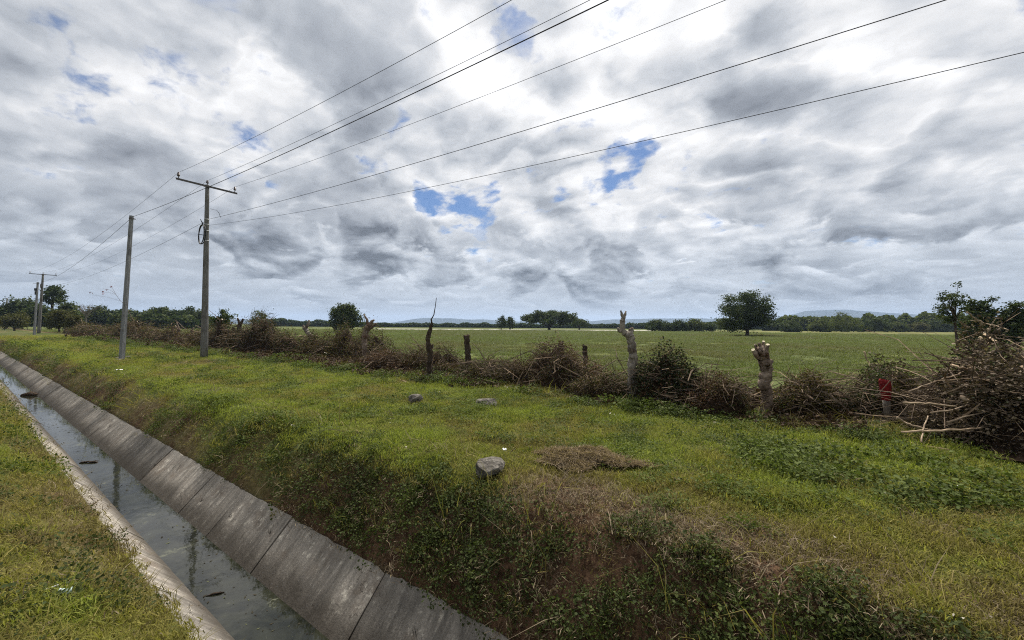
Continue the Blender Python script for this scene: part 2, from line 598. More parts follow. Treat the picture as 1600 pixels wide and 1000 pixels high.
def concrete_material(name, base, streak_scale, dark=1.0):
    """weathered lining: streaks run down the slope, a dirt line above the water, patches of lime"""
    m, t = material(name)
    pos = t.new('ShaderNodeNewGeometry').outputs['Position']
    oi = t.new('ShaderNodeObjectInfo').outputs['Random']
    su = t.vm('DOT_PRODUCT', pos, tuple(DIR))
    sv = t.vm('DOT_PRODUCT', pos, tuple(PER))
    zz = t.new('ShaderNodeSeparateXYZ', Vector=pos).outputs[2]
    co = t.new('ShaderNodeCombineXYZ', X=su, Y=sv, Z=zz).outputs[0]
    st = t.noise(t.vm('MULTIPLY', co, (streak_scale, 1.0, 1.0)), 1.5, 7, .62, .3)
    n1 = t.noise(co, 2.2, 6, .6, .5)
    n2_ = t.noise(co, 12, 6, .68)
    n3 = t.noise(co, 60, 4, .6)
    c = t.mix(t.ss(st, .34, .66), tuple(x * .55 for x in base), base)
    c = t.mix(t.ss(n1, .50, .70), c, tuple(x * y for x, y in zip(base, (.50, .46, .43))))
    c = t.mix(t.m('MULTIPLY', t.ss(n2_, .53, .64), t.ss(st, .46, .60)), c, (.46, .43, .37))
    n4 = t.noise(co, 4.5, 7, .68, .8)
    c = t.mix(t.ss(n4, .57, .70, 0, .55), c, (.075, .066, .055))
    crack = t.m('ABSOLUTE', t.m('SUBTRACT', t.noise(co, 1.1, 5, .55, .6), .5))
    c = t.mix(t.m('MULTIPLY', t.ss(crack, .0, .006, 1.0, 0.0), t.ss(n1, .45, .6)), c, (.03, .027, .022))
    c = t.mix(1.0, c, t.ramp(oi, [(0, (.58, .58, .58)), (1, (1.30, 1.28, 1.25))]), 'MULTIPLY')
    wl = t.m('ADD', zz, t.m('MULTIPLY', t.m('SUBTRACT', n1, .5), .35))
    c = t.mix(t.ss(wl, Z_WAT + .02, Z_WAT + .30, .85, 0.0), c, (.040, .033, .025))
    c = t.mix(t.ss(wl, Z_TOP - .12, Z_TOP + .06, 0.0, .4), c, (.33, .305, .27))
    c = t.mix(1.0, c, t.ramp(n3, [(.25, (.72, .72, .72)), (.75, (1.2, 1.2, 1.2))]), 'MULTIPLY')
    h = t.m('ADD', n2_, t.m('MULTIPLY', n3, .5))
    finish(t, principled(t, c, .88, bump(t, h, .6, .012), .2))
    return m


def water_material():
    m, t = material('water')
    pos = t.new('ShaderNodeNewGeometry').outputs['Position']
    su = t.vm('DOT_PRODUCT', pos, tuple(DIR))
    n1 = t.noise(pos, 2.6, 7, .66, .8)
    n2_ = t.noise(pos, 14, 5, .6, .5)
    n3 = t.noise(pos, .5, 2, .5)
    scum = t.m('MULTIPLY', t.ss(n1, .58, .66), t.ss(n2_, .42, .58))
    scum = t.m('MULTIPLY', scum, t.ss(n3, .38, .56))
    deep = t.mix(t.ss(n1, .4, .6), (.009, .010, .007), (.020, .021, .014))
    rip = t.m('ADD', t.noise(pos, 5, 3, .5), t.m('MULTIPLY', n2_, .15))
    w = t.new('ShaderNodeBsdfPrincipled', **{'Base_Color': deep, 'Roughness': .03, 'IOR': 1.48, 'Specular IOR Level': .5,
                                            'Normal': bump(t, rip, .06, .03)}).outputs[0]
    a = principled(t, t.mix(t.ss(n2_, .4, .6), (.055, .058, .036), (.15, .155, .105)), .7, bump(t, n2_, .4, .01), .3)
    mx = t.new('ShaderNodeMixShader', Fac=t.m('MULTIPLY', scum, .65))
    t.l.new(w, mx.inputs[1])
    t.l.new(a, mx.inputs[2])
    finish(t, mx.outputs[0])
    return m


MAT = dict(ground=ground_material(), water=water_material())
MAT['conc'] = concrete_material('lining_concrete', (.275, .252, .222), 7.0)
MAT['bed'] = plain_mat('channel_bedding', (.05, .043, .034), (.09, .078, .06), 9)
MAT['pole'] = bark_mat('pole_concrete', (.15, .145, .135), (.20, .19, .175), (.11, .10, .09), 5.0, .12)
MAT['polesq'] = bark_mat('square_pole_concrete', (.20, .205, .21), (.26, .26, .26), (.15, .15, .15), 5.0, .12)
MAT['steel'] = plain_mat('crossarm_steel', (.05, .045, .042), (.10, .085, .075), 18, .6, .4)
MAT['band'] = plain_mat('band_steel', (.30, .30, .30), (.42, .42, .41), 18, .45, .5)
MAT['porcelain'] = plain_mat('insulator_porcelain', (.045, .03, .028), (.07, .045, .04), 20, .3, .5)
MAT['cable'] = plain_mat('cable', (.018, .016, .018), (.03, .026, .026), 20, .6, .3)
MAT['rubber'] = plain_mat('cable_jacket', (.008, .008, .009), (.014, .014, .015), 20, .5, .3)
MAT['stone'] = bark_mat('field_stone', (.10, .09, .078), (.23, .21, .18), (.07, .064, .05), 7.0, 1.0)
MAT['bark'] = bark_mat('stump_bark', (.11, .078, .058), (.30, .235, .18), (.13, .065, .045), 6.0, .5)
MAT['barkgrey'] = bark_mat('grey_bark', (.14, .12, .10), (.33, .29, .24), (.10, .068, .05), 6.0, .4)
MAT['barkdark'] = bark_mat('dark_bark', (.040, .030, .023), (.105, .078, .057), (.07, .052, .038), 9.0, .3)
MAT['cutwood'] = plain_mat('fresh_cut_wood', (.46, .38, .25), (.62, .55, .40), 14, .8, .2)
MAT['wood'] = plain_mat('peeled_branch_wood', (.17, .125, .085), (.34, .26, .18), 7, .85, .15, tint=True)
MAT['twig'] = plain_mat('dead_twigs', (.085, .062, .045), (.20, .15, .105), 5, .9, .1, tint=True)
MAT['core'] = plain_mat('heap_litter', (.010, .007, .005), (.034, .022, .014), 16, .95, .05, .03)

# ------------------------------------------------------------------ ground sheet
def grow(start, stop, step, rate):
    out, x = [], start
    while x < stop:
        out.append(x)
        step *= rate
        x += step
    return out + [stop]


_us = list(np.arange(-7, 22, .09)) + grow(22, 5200, .09, 1.06)
_us = [-x for x in reversed(grow(7.09, 5200, .12, 1.10))] + _us
_vs = [-x for x in reversed(grow(3.15, 5200, .2, 1.16))] + list(np.arange(-3, 0, .15)) + list(np.arange(0, 1.15, .06)) + \
      [V_LT - .02, V_LT + .02, 1.4, V_LW, 1.76, 2.00, V_RW, 2.38, V_RT - .02, V_RT + .021] + list(np.arange(2.66, 4.0, .045)) + list(np.arange(4.0, 11, .11)) + grow(11, 5200, .12, 1.07)
_us, _vs = np.array(_us), np.array(_vs)
UU, VV = np.meshgrid(_us, _vs, indexing='ij')
ZZ = ground_z(UU, VV)
XX, YY = UU * DIR.x + VV * PER.x, UU * DIR.y + VV * PER.y


def cover_value(u, v):
    """plant cover and lushness of the ground, 0 to 1"""
    u, v = np.asarray(u, float), np.asarray(v, float)
    g = greenness(u, v)
    far = smooth(u, 3.5, 7)
    g = g + .20 * far * np.exp(-((v - 3.5) / .5) ** 2)                      # lush crest further along
    g = g - .26 * (1 - smooth(u, .8, 3.0)) * np.exp(-((v - 3.6) / .42) ** 2)   # dead grass on the near crest
    onbank = smooth(v, 2.45, 2.6) * (1 - smooth(v, 3.05, 3.45))
    g = g - (.36 - .14 * far) * onbank
    g = g + .08 * np.exp(-((v - 8.0) / .9) ** 2)
    g = g - .20 * np.exp(-((v - 9.7) / .9) ** 2)
    lb = (v < 1.2)
    g = np.where(lb, greenness(u + 40, v) + .02 - .14 * smooth(v, .35, 1.0), g)
    return np.clip(g, 0, 1)


nu, nv = UU.shape
ii = np.arange(nu * nv).reshape(nu, nv)
faces = np.stack([ii[:-1, :-1], ii[1:, :-1], ii[1:, 1:], ii[:-1, 1:]], -1).reshape(-1, 4)[:, ::-1]
mud = ((VV > V_LT) & (VV < V_RT)).astype(np.float32)
gme = np_mesh('ground', np.stack([XX, YY, ZZ], -1).reshape(-1, 3), faces, MAT['ground'],
              dict(green=('POINT', 'FLOAT', cover_value(UU, VV).astype(np.float32)),
                   field=('POINT', 'FLOAT', smooth(VV + (fbm(UU, VV, .6, 3, 3) - .5) * 1.6, 10.0, 11.4).astype(np.float32)),
                   mud=('POINT', 'FLOAT', mud)), True)
tag(link('ground', gme), kind='structure')


def sheet(name, pxs, y_near, y_far, z, mat):
    """flat ground strip between two pixel rows, as real ground polygons"""
    vs, fs = [], []
    for i, px in enumerate(pxs):
        a, b = at(px, y_near(px), z), at(px, y_far(px), z)
        vs += [tuple(a), tuple(b)]
        if i:
            fs.append((2 * i - 2, 2 * i, 2 * i + 1, 2 * i - 1))
    me = bpy.data.meshes.new(name)
    me.from_pydata(vs, [], fs)
    me.materials.append(mat)
    return tag(link(name, me), kind='structure')


def flat_ground_mat(name, c1, c2, sc):
    m, t = material(name)
    pos = t.new('ShaderNodeNewGeometry').outputs['Position']
    n1 = t.noise(pos, sc, 6, .65)
    finish(t, principled(t, t.mix(t.ss(n1, .35, .65), c1, c2), .95, bump(t, n1, .5, .1), .05))
    return m


sheet('stubble_strip', range(585, 1045, 20), lambda p: hor(p) + 7.6, lambda p: hor(p) + 6.4, -.03, flat_ground_mat('stubble', (.30, .29, .24), (.42, .40, .33), .08))
sheet('pale_meadow', range(1110, 1560, 20), lambda p: hor(p) + 9.6, lambda p: hor(p) + 6.2, -.03, flat_ground_mat('pale_meadow_grass', (.10, .105, .035), (.17, .165, .065), .15))

# ------------------------------------------------------------------ concrete drainage channel
# bedding under the slabs
bed = MB()
for s in (0, 1):
    va, vb = ((V_LT, V_LW + .15), (V_RT, V_RW - .15))[s]
    us = np.arange(-8, 130, 4.0)
    base = len(bed.v)
    for u in us:
        for v, z in ((va, Z_TOP - .045), (vb, Z_WAT - .195)):
            x, y = xy(u, v)
            bed.v.append(Vector((x, y, z)))
            bed.t.append(.5)
    for i in range(len(us) - 1):
        bed.f.append((base + 2 * i, base + 2 * i + 1, base + 2 * i + 3, base + 2 * i + 2))
channel = bed.build('drainage_channel', MAT['bed'])
tag(channel, kind='structure')


def slab_mesh(u0, u1, side, rnd, segs=8):
    va, vb = ((V_LT, V_LW + .12), (V_RT, V_RW - .12))[side]
    m = MB()
    th = .075
    g = .011
    u0, u1 = u0 + g, u1 - g
    dz = rnd.uniform(-.010, .012)
    tilt = rnd.uniform(-.008, .008)
    sgn = -1 if side == 0 else 1
    nx, nz = -sgn * .70, .714         # slope normal (v, z)
    for i in range(segs + 1):
        f = i / segs
        u = u0 + (u1 - u0) * f
        ragged = (rnd.random() - .35) * .045
        vt, zt = va + sgn * ragged, Z_TOP + abs(ragged) * .3 * (1 if ragged > 0 else -1) + dz + tilt * (f - .5)
        vm_, zm = (va + vb) / 2, (Z_TOP + Z_WAT - .12) / 2 + dz * .7 + rnd.uniform(-.004, .004)
        vo, zo = vb, Z_WAT - .13 + dz * .3
        for v, z in ((vt, zt), (vm_, zm), (vo, zo), (vo - nx * th, zo - nz * th), (vt - nx * th + sgn * .03, zt - nz * th + .02)):
            x, y = xy(u, v)
            m.v.append(Vector((x, y, z)))
            m.t.append(.5)
    for i in range(segs):
        for k in range(5):
            a, b = i * 5 + k, i * 5 + (k + 1) % 5
            q = (a, b, b + 5, a + 5)
            m.f.append(q if side == 0 else q[::-1])
    e = [0, 1, 2, 3, 4]
    L = segs * 5
    m.f.append(tuple(e[::-1]) if side == 0 else tuple(e))
    m.f.append(tuple(L + k for k in e) if side == 0 else tuple(L + k for k in e[::-1]))
    return m.mesh('slab', MAT['conc'])


rs = random.Random(4)
for side in (0, 1):
    joints = [-6.6, -4.4, -2.3, -.4, 1.5, 3.3, 5.2, 6.6, 7.75, 9.9, 12.4] if side else [-6.0, -3.8, -1.6, .7, 2.9, 5.0, 7.2, 9.4, 11.6]
    while joints[-1] < 110:
        joints.append(joints[-1] + rs.uniform(1.9, 2.5))
    for a, b in zip(joints, joints[1:]):
        link('slab', slab_mesh(a, b, side, rs, 10 if a < 14 else 4), channel)

# water
wm = bpy.data.meshes.new('water')
wv = []
for u in (-9, 150):
    for v in (V_LW - .12, V_RW + .12):
        wv.append((*xy(u, v), Z_WAT))
wm.from_pydata(wv, [], [(0, 1, 3, 2)])
wm.materials.append(MAT['water'])
tag(link('water', wm), kind='structure')

# ------------------------------------------------------------------ scattered plants (uncountable ground cover)
PROTO = bpy.data.collections.new('cover_prototypes')


def proto_set(name, meshes):
    c = bpy.data.collections.new(name)
    for i, me in enumerate(meshes):
        o = bpy.data.objects.new('%s_%02d' % (name, i), me)
        c.objects.link(o)
    return c, len(meshes)


def scatter(name, pset, pos, rot, scl, patch, label, cat):
    coll, n = pset
    N = len(pos)
    me = bpy.data.meshes.new(name)
    me.vertices.add(N)
    me.vertices.foreach_set('co', np.asarray(pos, np.float32).ravel())
    for an, typ, data in (('rot', 'FLOAT_VECTOR', rot), ('scl', 'FLOAT_VECTOR', scl), ('patch', 'FLOAT', patch)):
        a = me.attributes.new(an, typ, 'POINT')
        a.data.foreach_set('vector' if typ == 'FLOAT_VECTOR' else 'value', np.asarray(data, np.float32).ravel())
    a = me.attributes.new('idx', 'INT', 'POINT')
    a.data.foreach_set('value', rng.integers(0, n, N).astype(np.int32))
    o = link(name, me)
    g = bpy.data.node_groups.new(name, 'GeometryNodeTree')
    g.interface.new_socket('Geometry', in_out='INPUT', socket_type='NodeSocketGeometry')
    g.interface.new_socket('Geometry', in_out='OUTPUT', socket_type='NodeSocketGeometry')
    gi, go = g.nodes.new('NodeGroupInput'), g.nodes.new('NodeGroupOutput')
    ip = g.nodes.new('GeometryNodeInstanceOnPoints')
    ci = g.nodes.new('GeometryNodeCollectionInfo')
    ci.inputs['Collection'].default_value = coll
    ci.inputs['Separate Children'].default_value = True
    ci.inputs['Reset Children'].default_value = True

    def na(nm, typ):
        q = g.nodes.new('GeometryNodeInputNamedAttribute')
        q.data_type = typ
        q.inputs['Name'].default_value = nm
        return q.outputs['Attribute']
    er = g.nodes.new('FunctionNodeEulerToRotation')
    L = g.links.new
    L(gi.outputs[0], ip.inputs['Points'])
    L(ci.outputs[0], ip.inputs['Instance'])
    ip.inputs['Pick Instance'].default_value = True
    L(na('idx', 'INT'), ip.inputs['Instance Index'])
    L(na('rot', 'FLOAT_VECTOR'), er.inputs[0])
    L(er.outputs[0], ip.inputs['Rotation'])
    L(na('scl', 'FLOAT_VECTOR'), ip.inputs['Scale'])
    L(ip.outputs[0], go.inputs[0])
    md = o.modifiers.new('scatter', 'NODES')
    md.node_group = g
    tag(o, label, cat, kind='stuff')
    return o


def grass_proto(n, R, hmin, hmax, w, bend, rs, mat):
    """blades of grass, five vertices each"""
    a = rs.random(n) * 2 * np.pi
    r = np.sqrt(rs.random(n)) * R
    bx, by = np.cos(a) * r, np.sin(a) * r
    h = hmin + (hmax - hmin) * rs.random(n) ** 1.6
    fa = rs.random(n) * 2 * np.pi
    fx, fy = np.cos(fa), np.sin(fa)
    lean = bend * (.25 + rs.random(n)) * h
    ww = w * (.6 + .8 * rs.random(n))
    sx, sy = -fy * ww * .5, fx * ww * .5
    z0 = -.01 * np.ones(n)
    P0 = np.stack([bx - sx, by - sy, z0], 1)
    P1 = np.stack([bx + sx, by + sy, z0], 1)
    mx, my = bx + fx * lean * .35, by + fy * lean * .35
    P2 = np.stack([mx - sx * .8, my - sy * .8, h * .6], 1)
    P3 = np.stack([mx + sx * .8, my + sy * .8, h * .6], 1)
    P4 = np.stack([bx + fx * lean, by + fy * lean, h * (1 - .25 * bend * rs.random(n))], 1)
    V = np.stack([P0, P1, P2, P3, P4], 1).reshape(-1, 3)
    i = np.arange(n)[:, None] * 5
    F = np.concatenate([i + [[0, 1, 3]], i + [[0, 3, 2]], i + [[2, 3, 4]]], 0)
    return np_mesh('grass_tuft', V, F, mat, dict(tint=('POINT', 'FLOAT', np.repeat(rs.random(n), 5).astype(np.float32))))


def weed_proto(n, R, hmax, size, rs, mat, up=.45, stems=0):
    a = rs.random(n) * 2 * np.pi
    r = np.sqrt(rs.random(n)) * R
    z = rs.random(n) ** .8 * hmax * (1 - (r / R) ** 2 * .6)
    c = np.stack([np.cos(a) * r, np.sin(a) * r, z], 1)
    V, F = leaf_arrays(c, size * (.5 + .9 * rs.random(n)), rs, up, .75, .35)
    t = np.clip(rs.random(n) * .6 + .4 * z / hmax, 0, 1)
    return np_mesh('weed_clump', V, F, mat, dict(tint=('POINT', 'FLOAT', np.repeat(t, 4).astype(np.float32))))


GR_PATCH = [(0.0, (.16, .11, .055)), (.22, (.20, .155, .053)), (.45, (.235, .208, .048)), (.70, (.215, .228, .040)), (1.0, (.230, .275, .040))]
MAT['grass'] = leaf_mat('grass_blades', [(0, (.045, .052, .013)), (.5, (.105, .118, .025)), (.85, (.165, .155, .045)), (1, (.26, .21, .10))], .40, GR_PATCH)
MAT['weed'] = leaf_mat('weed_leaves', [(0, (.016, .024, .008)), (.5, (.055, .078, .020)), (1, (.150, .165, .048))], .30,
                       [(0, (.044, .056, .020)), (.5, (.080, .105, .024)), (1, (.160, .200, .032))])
MAT['straw'] = leaf_mat('dead_grass', [(0, (.045, .032, .021)), (.5, (.11, .082, .050)), (1, (.25, .20, .13))], .2)
MAT['crop'] = leaf_mat('field_plants', [(0, (.034, .040, .014)), (.5, (.076, .086, .027)), (1, (.145, .138, .052))], .30,
                       [(0, (.120, .112, .044)), (.5, (.112, .138, .040)), (1, (.128, .172, .042))])

prs = np.random.default_rng(3)
P_GRASS = proto_set('grass_tufts', [grass_proto(52, .125, .022, .070, .0042, .9, prs, MAT['grass']) for _ in range(6)])
P_LONG = proto_set('long_grass_tufts', [grass_proto(60, .12, .05, .14, .0046, 1.0, prs, MAT['grass']) for _ in range(5)])
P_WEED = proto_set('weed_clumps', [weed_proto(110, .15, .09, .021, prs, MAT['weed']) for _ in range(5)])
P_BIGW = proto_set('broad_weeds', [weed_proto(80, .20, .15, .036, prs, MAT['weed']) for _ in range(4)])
P_STRAW = proto_set('straw_tufts', [grass_proto(40, .14, .008, .035, .0038, 3.2, prs, MAT['straw']) for _ in range(4)])
P_CROP = proto_set('field_tufts', [grass_proto(70, .36, .05, .17, .012, .9, prs, MAT['crop']) for _ in range(5)])


def polar(N, r1, r2, k, a0=-80, a1=80):
    """ground samples, denser near the viewer"""
    e = 2 - k
    q = rng.random(N)
    r = (r1 ** e + (r2 ** e - r1 ** e) * q) ** (1 / e)
    a = np.radians(a0 + (a1 - a0) * rng.random(N))
    x, y = np.sin(a) * r, np.cos(a) * r
    return x * DIR.x + y * DIR.y, x * PER.x + y * PER.y, r


def place(u, v, tilt=.15, lift=0.0):
    z = ground_z(u, v) + lift
    e = .05
    zu = (ground_z(u + e, v) - z + lift) / e
    zv = (ground_z(u, v + e) - z + lift) / e
    x, y = u * DIR.x + v * PER.x, u * DIR.y + v * PER.y
    gx, gy = zu * DIR.x + zv * PER.x, zu * DIR.y + zv * PER.y
    gl = np.hypot(gx, gy)
    k = np.minimum(1, .9 / np.maximum(gl, 1e-6)) * .75      # lean partly with the slope
    N = len(u)
    rot = np.stack([np.arctan(gy * k) + rng.normal(size=N) * tilt, -np.arctan(gx * k) + rng.normal(size=N) * tilt, rng.random(N) * 6.283], 1)
    # spin about the clump's own axis first: random rotation already breaks repeats
    return np.stack([x, y, z], 1), rot


def sc3(s, zs):
    return np.stack([s, s, s * zs], 1)


# short grass on the verge
u, v, r = polar(150000, 1.4, 75, 1.45)
cv = cover_value(u, v)
keep = (v > 2.66) & (v < 9.9 + (r > 25) * 0) & (rng.random(len(u)) < np.clip(.16 + 1.5 * smooth(cv, .24, .56), 0, 1) * np.where(v < 3.15, .35, 1) * (.45 + .9 * fbm(u, v, 3.2, 3, 79)))
keep &= ~((v > 8.6) & (rng.random(len(u)) < .55))
u, v, r, cv = u[keep], v[keep], r[keep], cv[keep]
pos, rot = place(u, v)
hs = .34 + 1.05 * fbm(u, v, 2.2, 4, 77) ** 1.5
s = (1 + r / 22) * (.8 + .4 * rng.random(len(u)))
patch = np.clip(smooth(cv, .24, .74) + (fbm(u, v, 1.6, 5, 71, .65) - .5) * 1.5 - .04 + rng.normal(size=len(u)) * .10, 0, 1)
scatter('verge_grass', P_GRASS, pos, rot, sc3(s, hs / np.sqrt(1 + r / 22)), patch, 'short green and olive grass covering the verge beyond the channel', 'grass')

# longer grass on the bank at the viewer's side
u, v, r = polar(60000, 1.2, 60, 1.4, -110, 40)
cv = cover_value(u, v)
keep = (v < 1.09 + .10 * (fbm(u, v * 0, 2.5, 3, 19) - .4)) & (v > -2.5) & (rng.random(len(u)) < np.clip(.25 + 1.8 * smooth(cv, .25, .5), 0, 1))
u, v, r, cv = u[keep], v[keep], r[keep], cv[keep]
pos, rot = place(u, v)
s = (1 + r / 22) * (.7 + .5 * rng.random(len(u)))
patch = np.clip(smooth(cv, .22, .66) * .70 - .04 + (fbm(u, v, 2.2, 4, 72, .65) - .5) * 1.5, 0, 1)
scatter('bank_grass', P_LONG, pos, rot, sc3(s, (.30 + .30 * rng.random(len(u))) / np.sqrt(1 + r / 22)), patch, 'tufted grass on the near bank left of the channel', 'grass')

# creeping weeds over the far bank and crest
u, v, r = polar(90000, 1.6, 60, 1.3)
w = fbm(u, v, 1.1, 4, 81) * .5 + fbm(u, v, 4.5, 3, 83) * .5
near = 1 - smooth(u, 7, 16)
w = w + .13 * near * np.exp(-((v - 3.0) / .38) ** 2) - .12 * smooth(v, 3.4, 3.9) - .03 * (1 - near)
keep = (v > 2.645) & (v < 4.3) & (rng.random(len(u)) < .72 * smooth(w + .7 * (fbm(u, v, .7, 4, 89) - .52) - .26 * (1 - smooth(u, .8, 2.6)) * np.exp(-((v - 3.58) / .30) ** 2), .50, .64))
keep |= (v > 4.3) & (v < 8.8) & (rng.random(len(u)) < .06 + .50 * smooth(w, .40, .56))
u3, v3, r3 = polar(26000, 1.2, 40, 1.3, -110, 30)
w3 = fbm(u3, v3, 1.6, 4, 87)
k3 = (v3 < 1.06) & (v3 > -1.5) & (rng.random(len(u3)) < .75 * smooth(w3, .44, .62))
u, v, r, w = np.concatenate([u[keep], u3[k3]]), np.concatenate([v[keep], v3[k3]]), np.concatenate([r[keep], r3[k3]]), np.concatenate([w[keep], w3[k3]])
pos, rot = place(u, v, .3)
s = (.55 + .65 * rng.random(len(u))) * (1 + r / 20)
patch = np.clip(.08 + .42 * smooth(v, 3.0, 3.9) + .35 * smooth(u, 4, 9) * (1 - smooth(v, 3.6, 4.6)) + (fbm(u, v, 1.7, 3, 85) - .5) * .9, 0, 1)
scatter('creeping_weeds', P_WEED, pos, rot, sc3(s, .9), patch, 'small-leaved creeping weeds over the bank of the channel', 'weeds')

# broad leaved weeds along the cut hedge
POST_U, POST_V = uv(on(1386, 658))
u, v, r = polar(60000, 3, 60, 1.3)
w = fbm(u, v, .8, 4, 91)
keep = (v > 7.6) & (v < 10.4) & (rng.random(len(u)) < .85 * smooth(w - .03 * np.abs(v - 8.4), .38, .54))
keep |= (v > 5.2) & (v < 8.0) & (u < 0.5) & (w > .57) & (rng.random(len(u)) < .35)
keep &= np.hypot(u - POST_U, v - POST_V + .35) > .6          # trodden round the painted post
u, v, r = u[keep], v[keep], r[keep]
pos, rot = place(u, v, .3)
s = (.5 + .8 * rng.random(len(u))) * (1 + r / 40)
patch = np.clip(.35 + (fbm(u, v, 1.3, 3, 95) - .5) * 1.3, 0, 1)
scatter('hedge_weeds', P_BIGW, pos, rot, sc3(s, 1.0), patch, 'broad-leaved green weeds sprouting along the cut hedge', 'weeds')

# dead grass and litter
u, v, r = polar(70000, 1.4, 45, 1.4)
cv = cover_value(u, v)
keep = (((v > 2.62) & (v < 10)) | ((v < 1.2) & (v > -2))) & (rng.random(len(u)) < np.clip(1 - smooth(cv, .24, .46), .07, 1) * np.where((v < 3.25) & (v > 2), .30, .6))
u, v, r = u[keep], v[keep], r[keep]
pos, rot = place(u, v, .2)
s = (.7 + .7 * rng.random(len(u))) * (1 + r / 24)
scatter('dead_grass', P_STRAW, pos, rot, sc3(s, .8), rng.random(len(u)), 'brown dead grass and stalks lying on the bare patches', 'dead grass')

# low plants of the field
u, v, r = polar(95000, 8, 130, 1.35)
keep = (v > 10.2 + (fbm(u, v, .6, 3, 3) - .5)) & (fbm(u, v, .8, 4, 97) + .25 * (fbm(u, v, .07, 2, 96) - .5) > .40)
u, v, r = u[keep], v[keep], r[keep]
pos, rot = place(u, v, .1)
s = (.6 + .6 * rng.random(len(u))) * (1 + r / 45)
patch = np.clip(fbm(u, v, .09, 5, 99, .6) * 1.8 - .40 + (fbm(u, v, .5, 4, 98) - .5) * .9, 0, 1)
scatter('field_plants', P_CROP, pos, rot, sc3(s, .62 / np.sqrt(1 + r / 45)), patch, 'low green plants covering the flat field', 'field')

# dead leaves lying along the cut hedge
MAT['litter'] = leaf_mat('dead_leaf_litter', [(0, (.022, .014, .009)), (.5, (.062, .038, .024)), (.85, (.125, .085, .052)), (1, (.26, .21, .14))], .1)
P_LIT = proto_set('dead_leaf_clumps', [weed_proto(70, .26, .10, .05, prs, MAT['litter'], .2) for _ in range(5)])
u, v, r = polar(42000, 4, 70, 1.2)
w = fbm(u, v, .7, 4, 111) - .10 * np.abs(v - 9.5)
keep = (v > 7.9) & (v < 11.2) & (rng.random(len(u)) < smooth(w, .32, .50) * np.where(u < 3, .55, .9))
keep &= np.hypot(u - POST_U, v - POST_V + .35) > .6
u, v, r = u[keep], v[keep], r[keep]
pos, rot = place(u, v, .35)
scatter('hedge_litter', P_LIT, pos, rot, sc3((.5 + .8 * rng.random(len(u))) * (1 + r / 40), .7 + .8 * rng.random(len(u))), rng.random(len(u)), 'brown dead leaves lying along the line of the cut hedge', 'leaf litter')

# long bent stems and blades on the steep bank
P_BENT = proto_set('bent_stems', [grass_proto(16, .16, .06, .22, .0042, 2.0, prs, MAT['straw']) for _ in range(3)] + [grass_proto(16, .16, .06, .20, .0050, 1.8, prs, MAT['grass']) for _ in range(3)])
u, v, r = polar(26000, 1.6, 40, 1.4)
keep = (((v > 2.62) & (v < 3.9)) & (rng.random(len(u)) < .09)) | (((v > 8) & (v < 10)) & (rng.random(len(u)) < .4))
u, v, r = u[keep], v[keep], r[keep]
pos, rot = place(u, v, .3)
scatter('bent_stems', P_BENT, pos, rot, sc3((.6 + .8 * rng.random(len(u))) * (1 + r / 30), .8), rng.random(len(u)) * .6, 'long bent stems and blades on the steep bank and by the hedge', 'grass')

# ------------------------------------------------------------------ hills
HILLM, _t = material('far_hill_woods')
_p = _t.new('ShaderNodeNewGeometry').outputs['Position']
finish(_t, principled(_t, _t.mix(_t.ss(_t.noise(_p, .012, 6, .6), .4, .6), (.022, .032, .026), (.040, .050, .036)), .95, spec=.05))


def ridge(prof, depth, name='hills'):
    vs, fs = [], []
    for i, (px, py) in enumerate(prof):
        c = at_depth(px, py, depth)
        d = Vector((c.x, c.y, 0)).normalized()
        h = max(c.z, 2)
        for k, q in ((-h * 2.2, -2), (-h * .9, h * .62), (0, h), (h * 1.1, h * .5), (h * 2.5, -2)):
            vs.append((c.x + d.x * k, c.y + d.y * k, q))
        if i:
            a, b = (i - 1) * 5, i * 5
            for k in range(4):
                fs.append((a + k, b + k, b + k + 1, a + k + 1))
    me = bpy.data.meshes.new(name)
    me.from_pydata(vs, [], fs)
    me.materials.append(HILLM)
    return tag(link(name, me), kind='structure')


def profile(pts, n=70, amp=.8, seed=0):
    xs = np.linspace(pts[0][0], pts[-1][0], n)
    ys = np.interp(xs, [p[0] for p in pts], [p[1] for p in pts]) + (fbm(xs, xs * 0, .08, 4, seed) - .5) * 2 * amp
    return list(zip(xs, ys))


ridge(profile([(1195, 510), (1215, 495), (1240, 491), (1258, 486), (1285, 484.5), (1320, 484), (1350, 486), (1390, 489), (1440, 492), (1520, 496), (1640, 500)], 80, .7, 4), 3600)
ridge(profile([(590, 508), (625, 502), (650, 498), (668, 496.5), (700, 497.5), (735, 499.5), (760, 499), (780, 501.5), (830, 503), (900, 504), (960, 499), (1040, 497.5), (1130, 498), (1190, 501), (1230, 505)], 90, .6, 8), 4300)
ridge(profile([(-80, 503), (60, 499), (220, 497), (400, 500), (600, 505)], 50, .6, 15), 3900)

# ------------------------------------------------------------------ trees
LEAFD = [(0, (.010, .018, .006)), (.5, (.032, .050, .014)), (1, (.100, .115, .034))]
MAT['leaf_dark'] = leaf_mat('dark_tree_leaves', LEAFD, .25)
MAT['leaf_mid'] = leaf_mat('green_tree_leaves', [(0, (.020, .030, .009)), (.5, (.056, .072, .020)), (1, (.125, .135, .042))], .35)
MAT['leaf_olive'] = leaf_mat('olive_tree_leaves', [(0, (.026, .026, .010)), (.5, (.060, .062, .020)), (1, (.125, .115, .045))], .3)


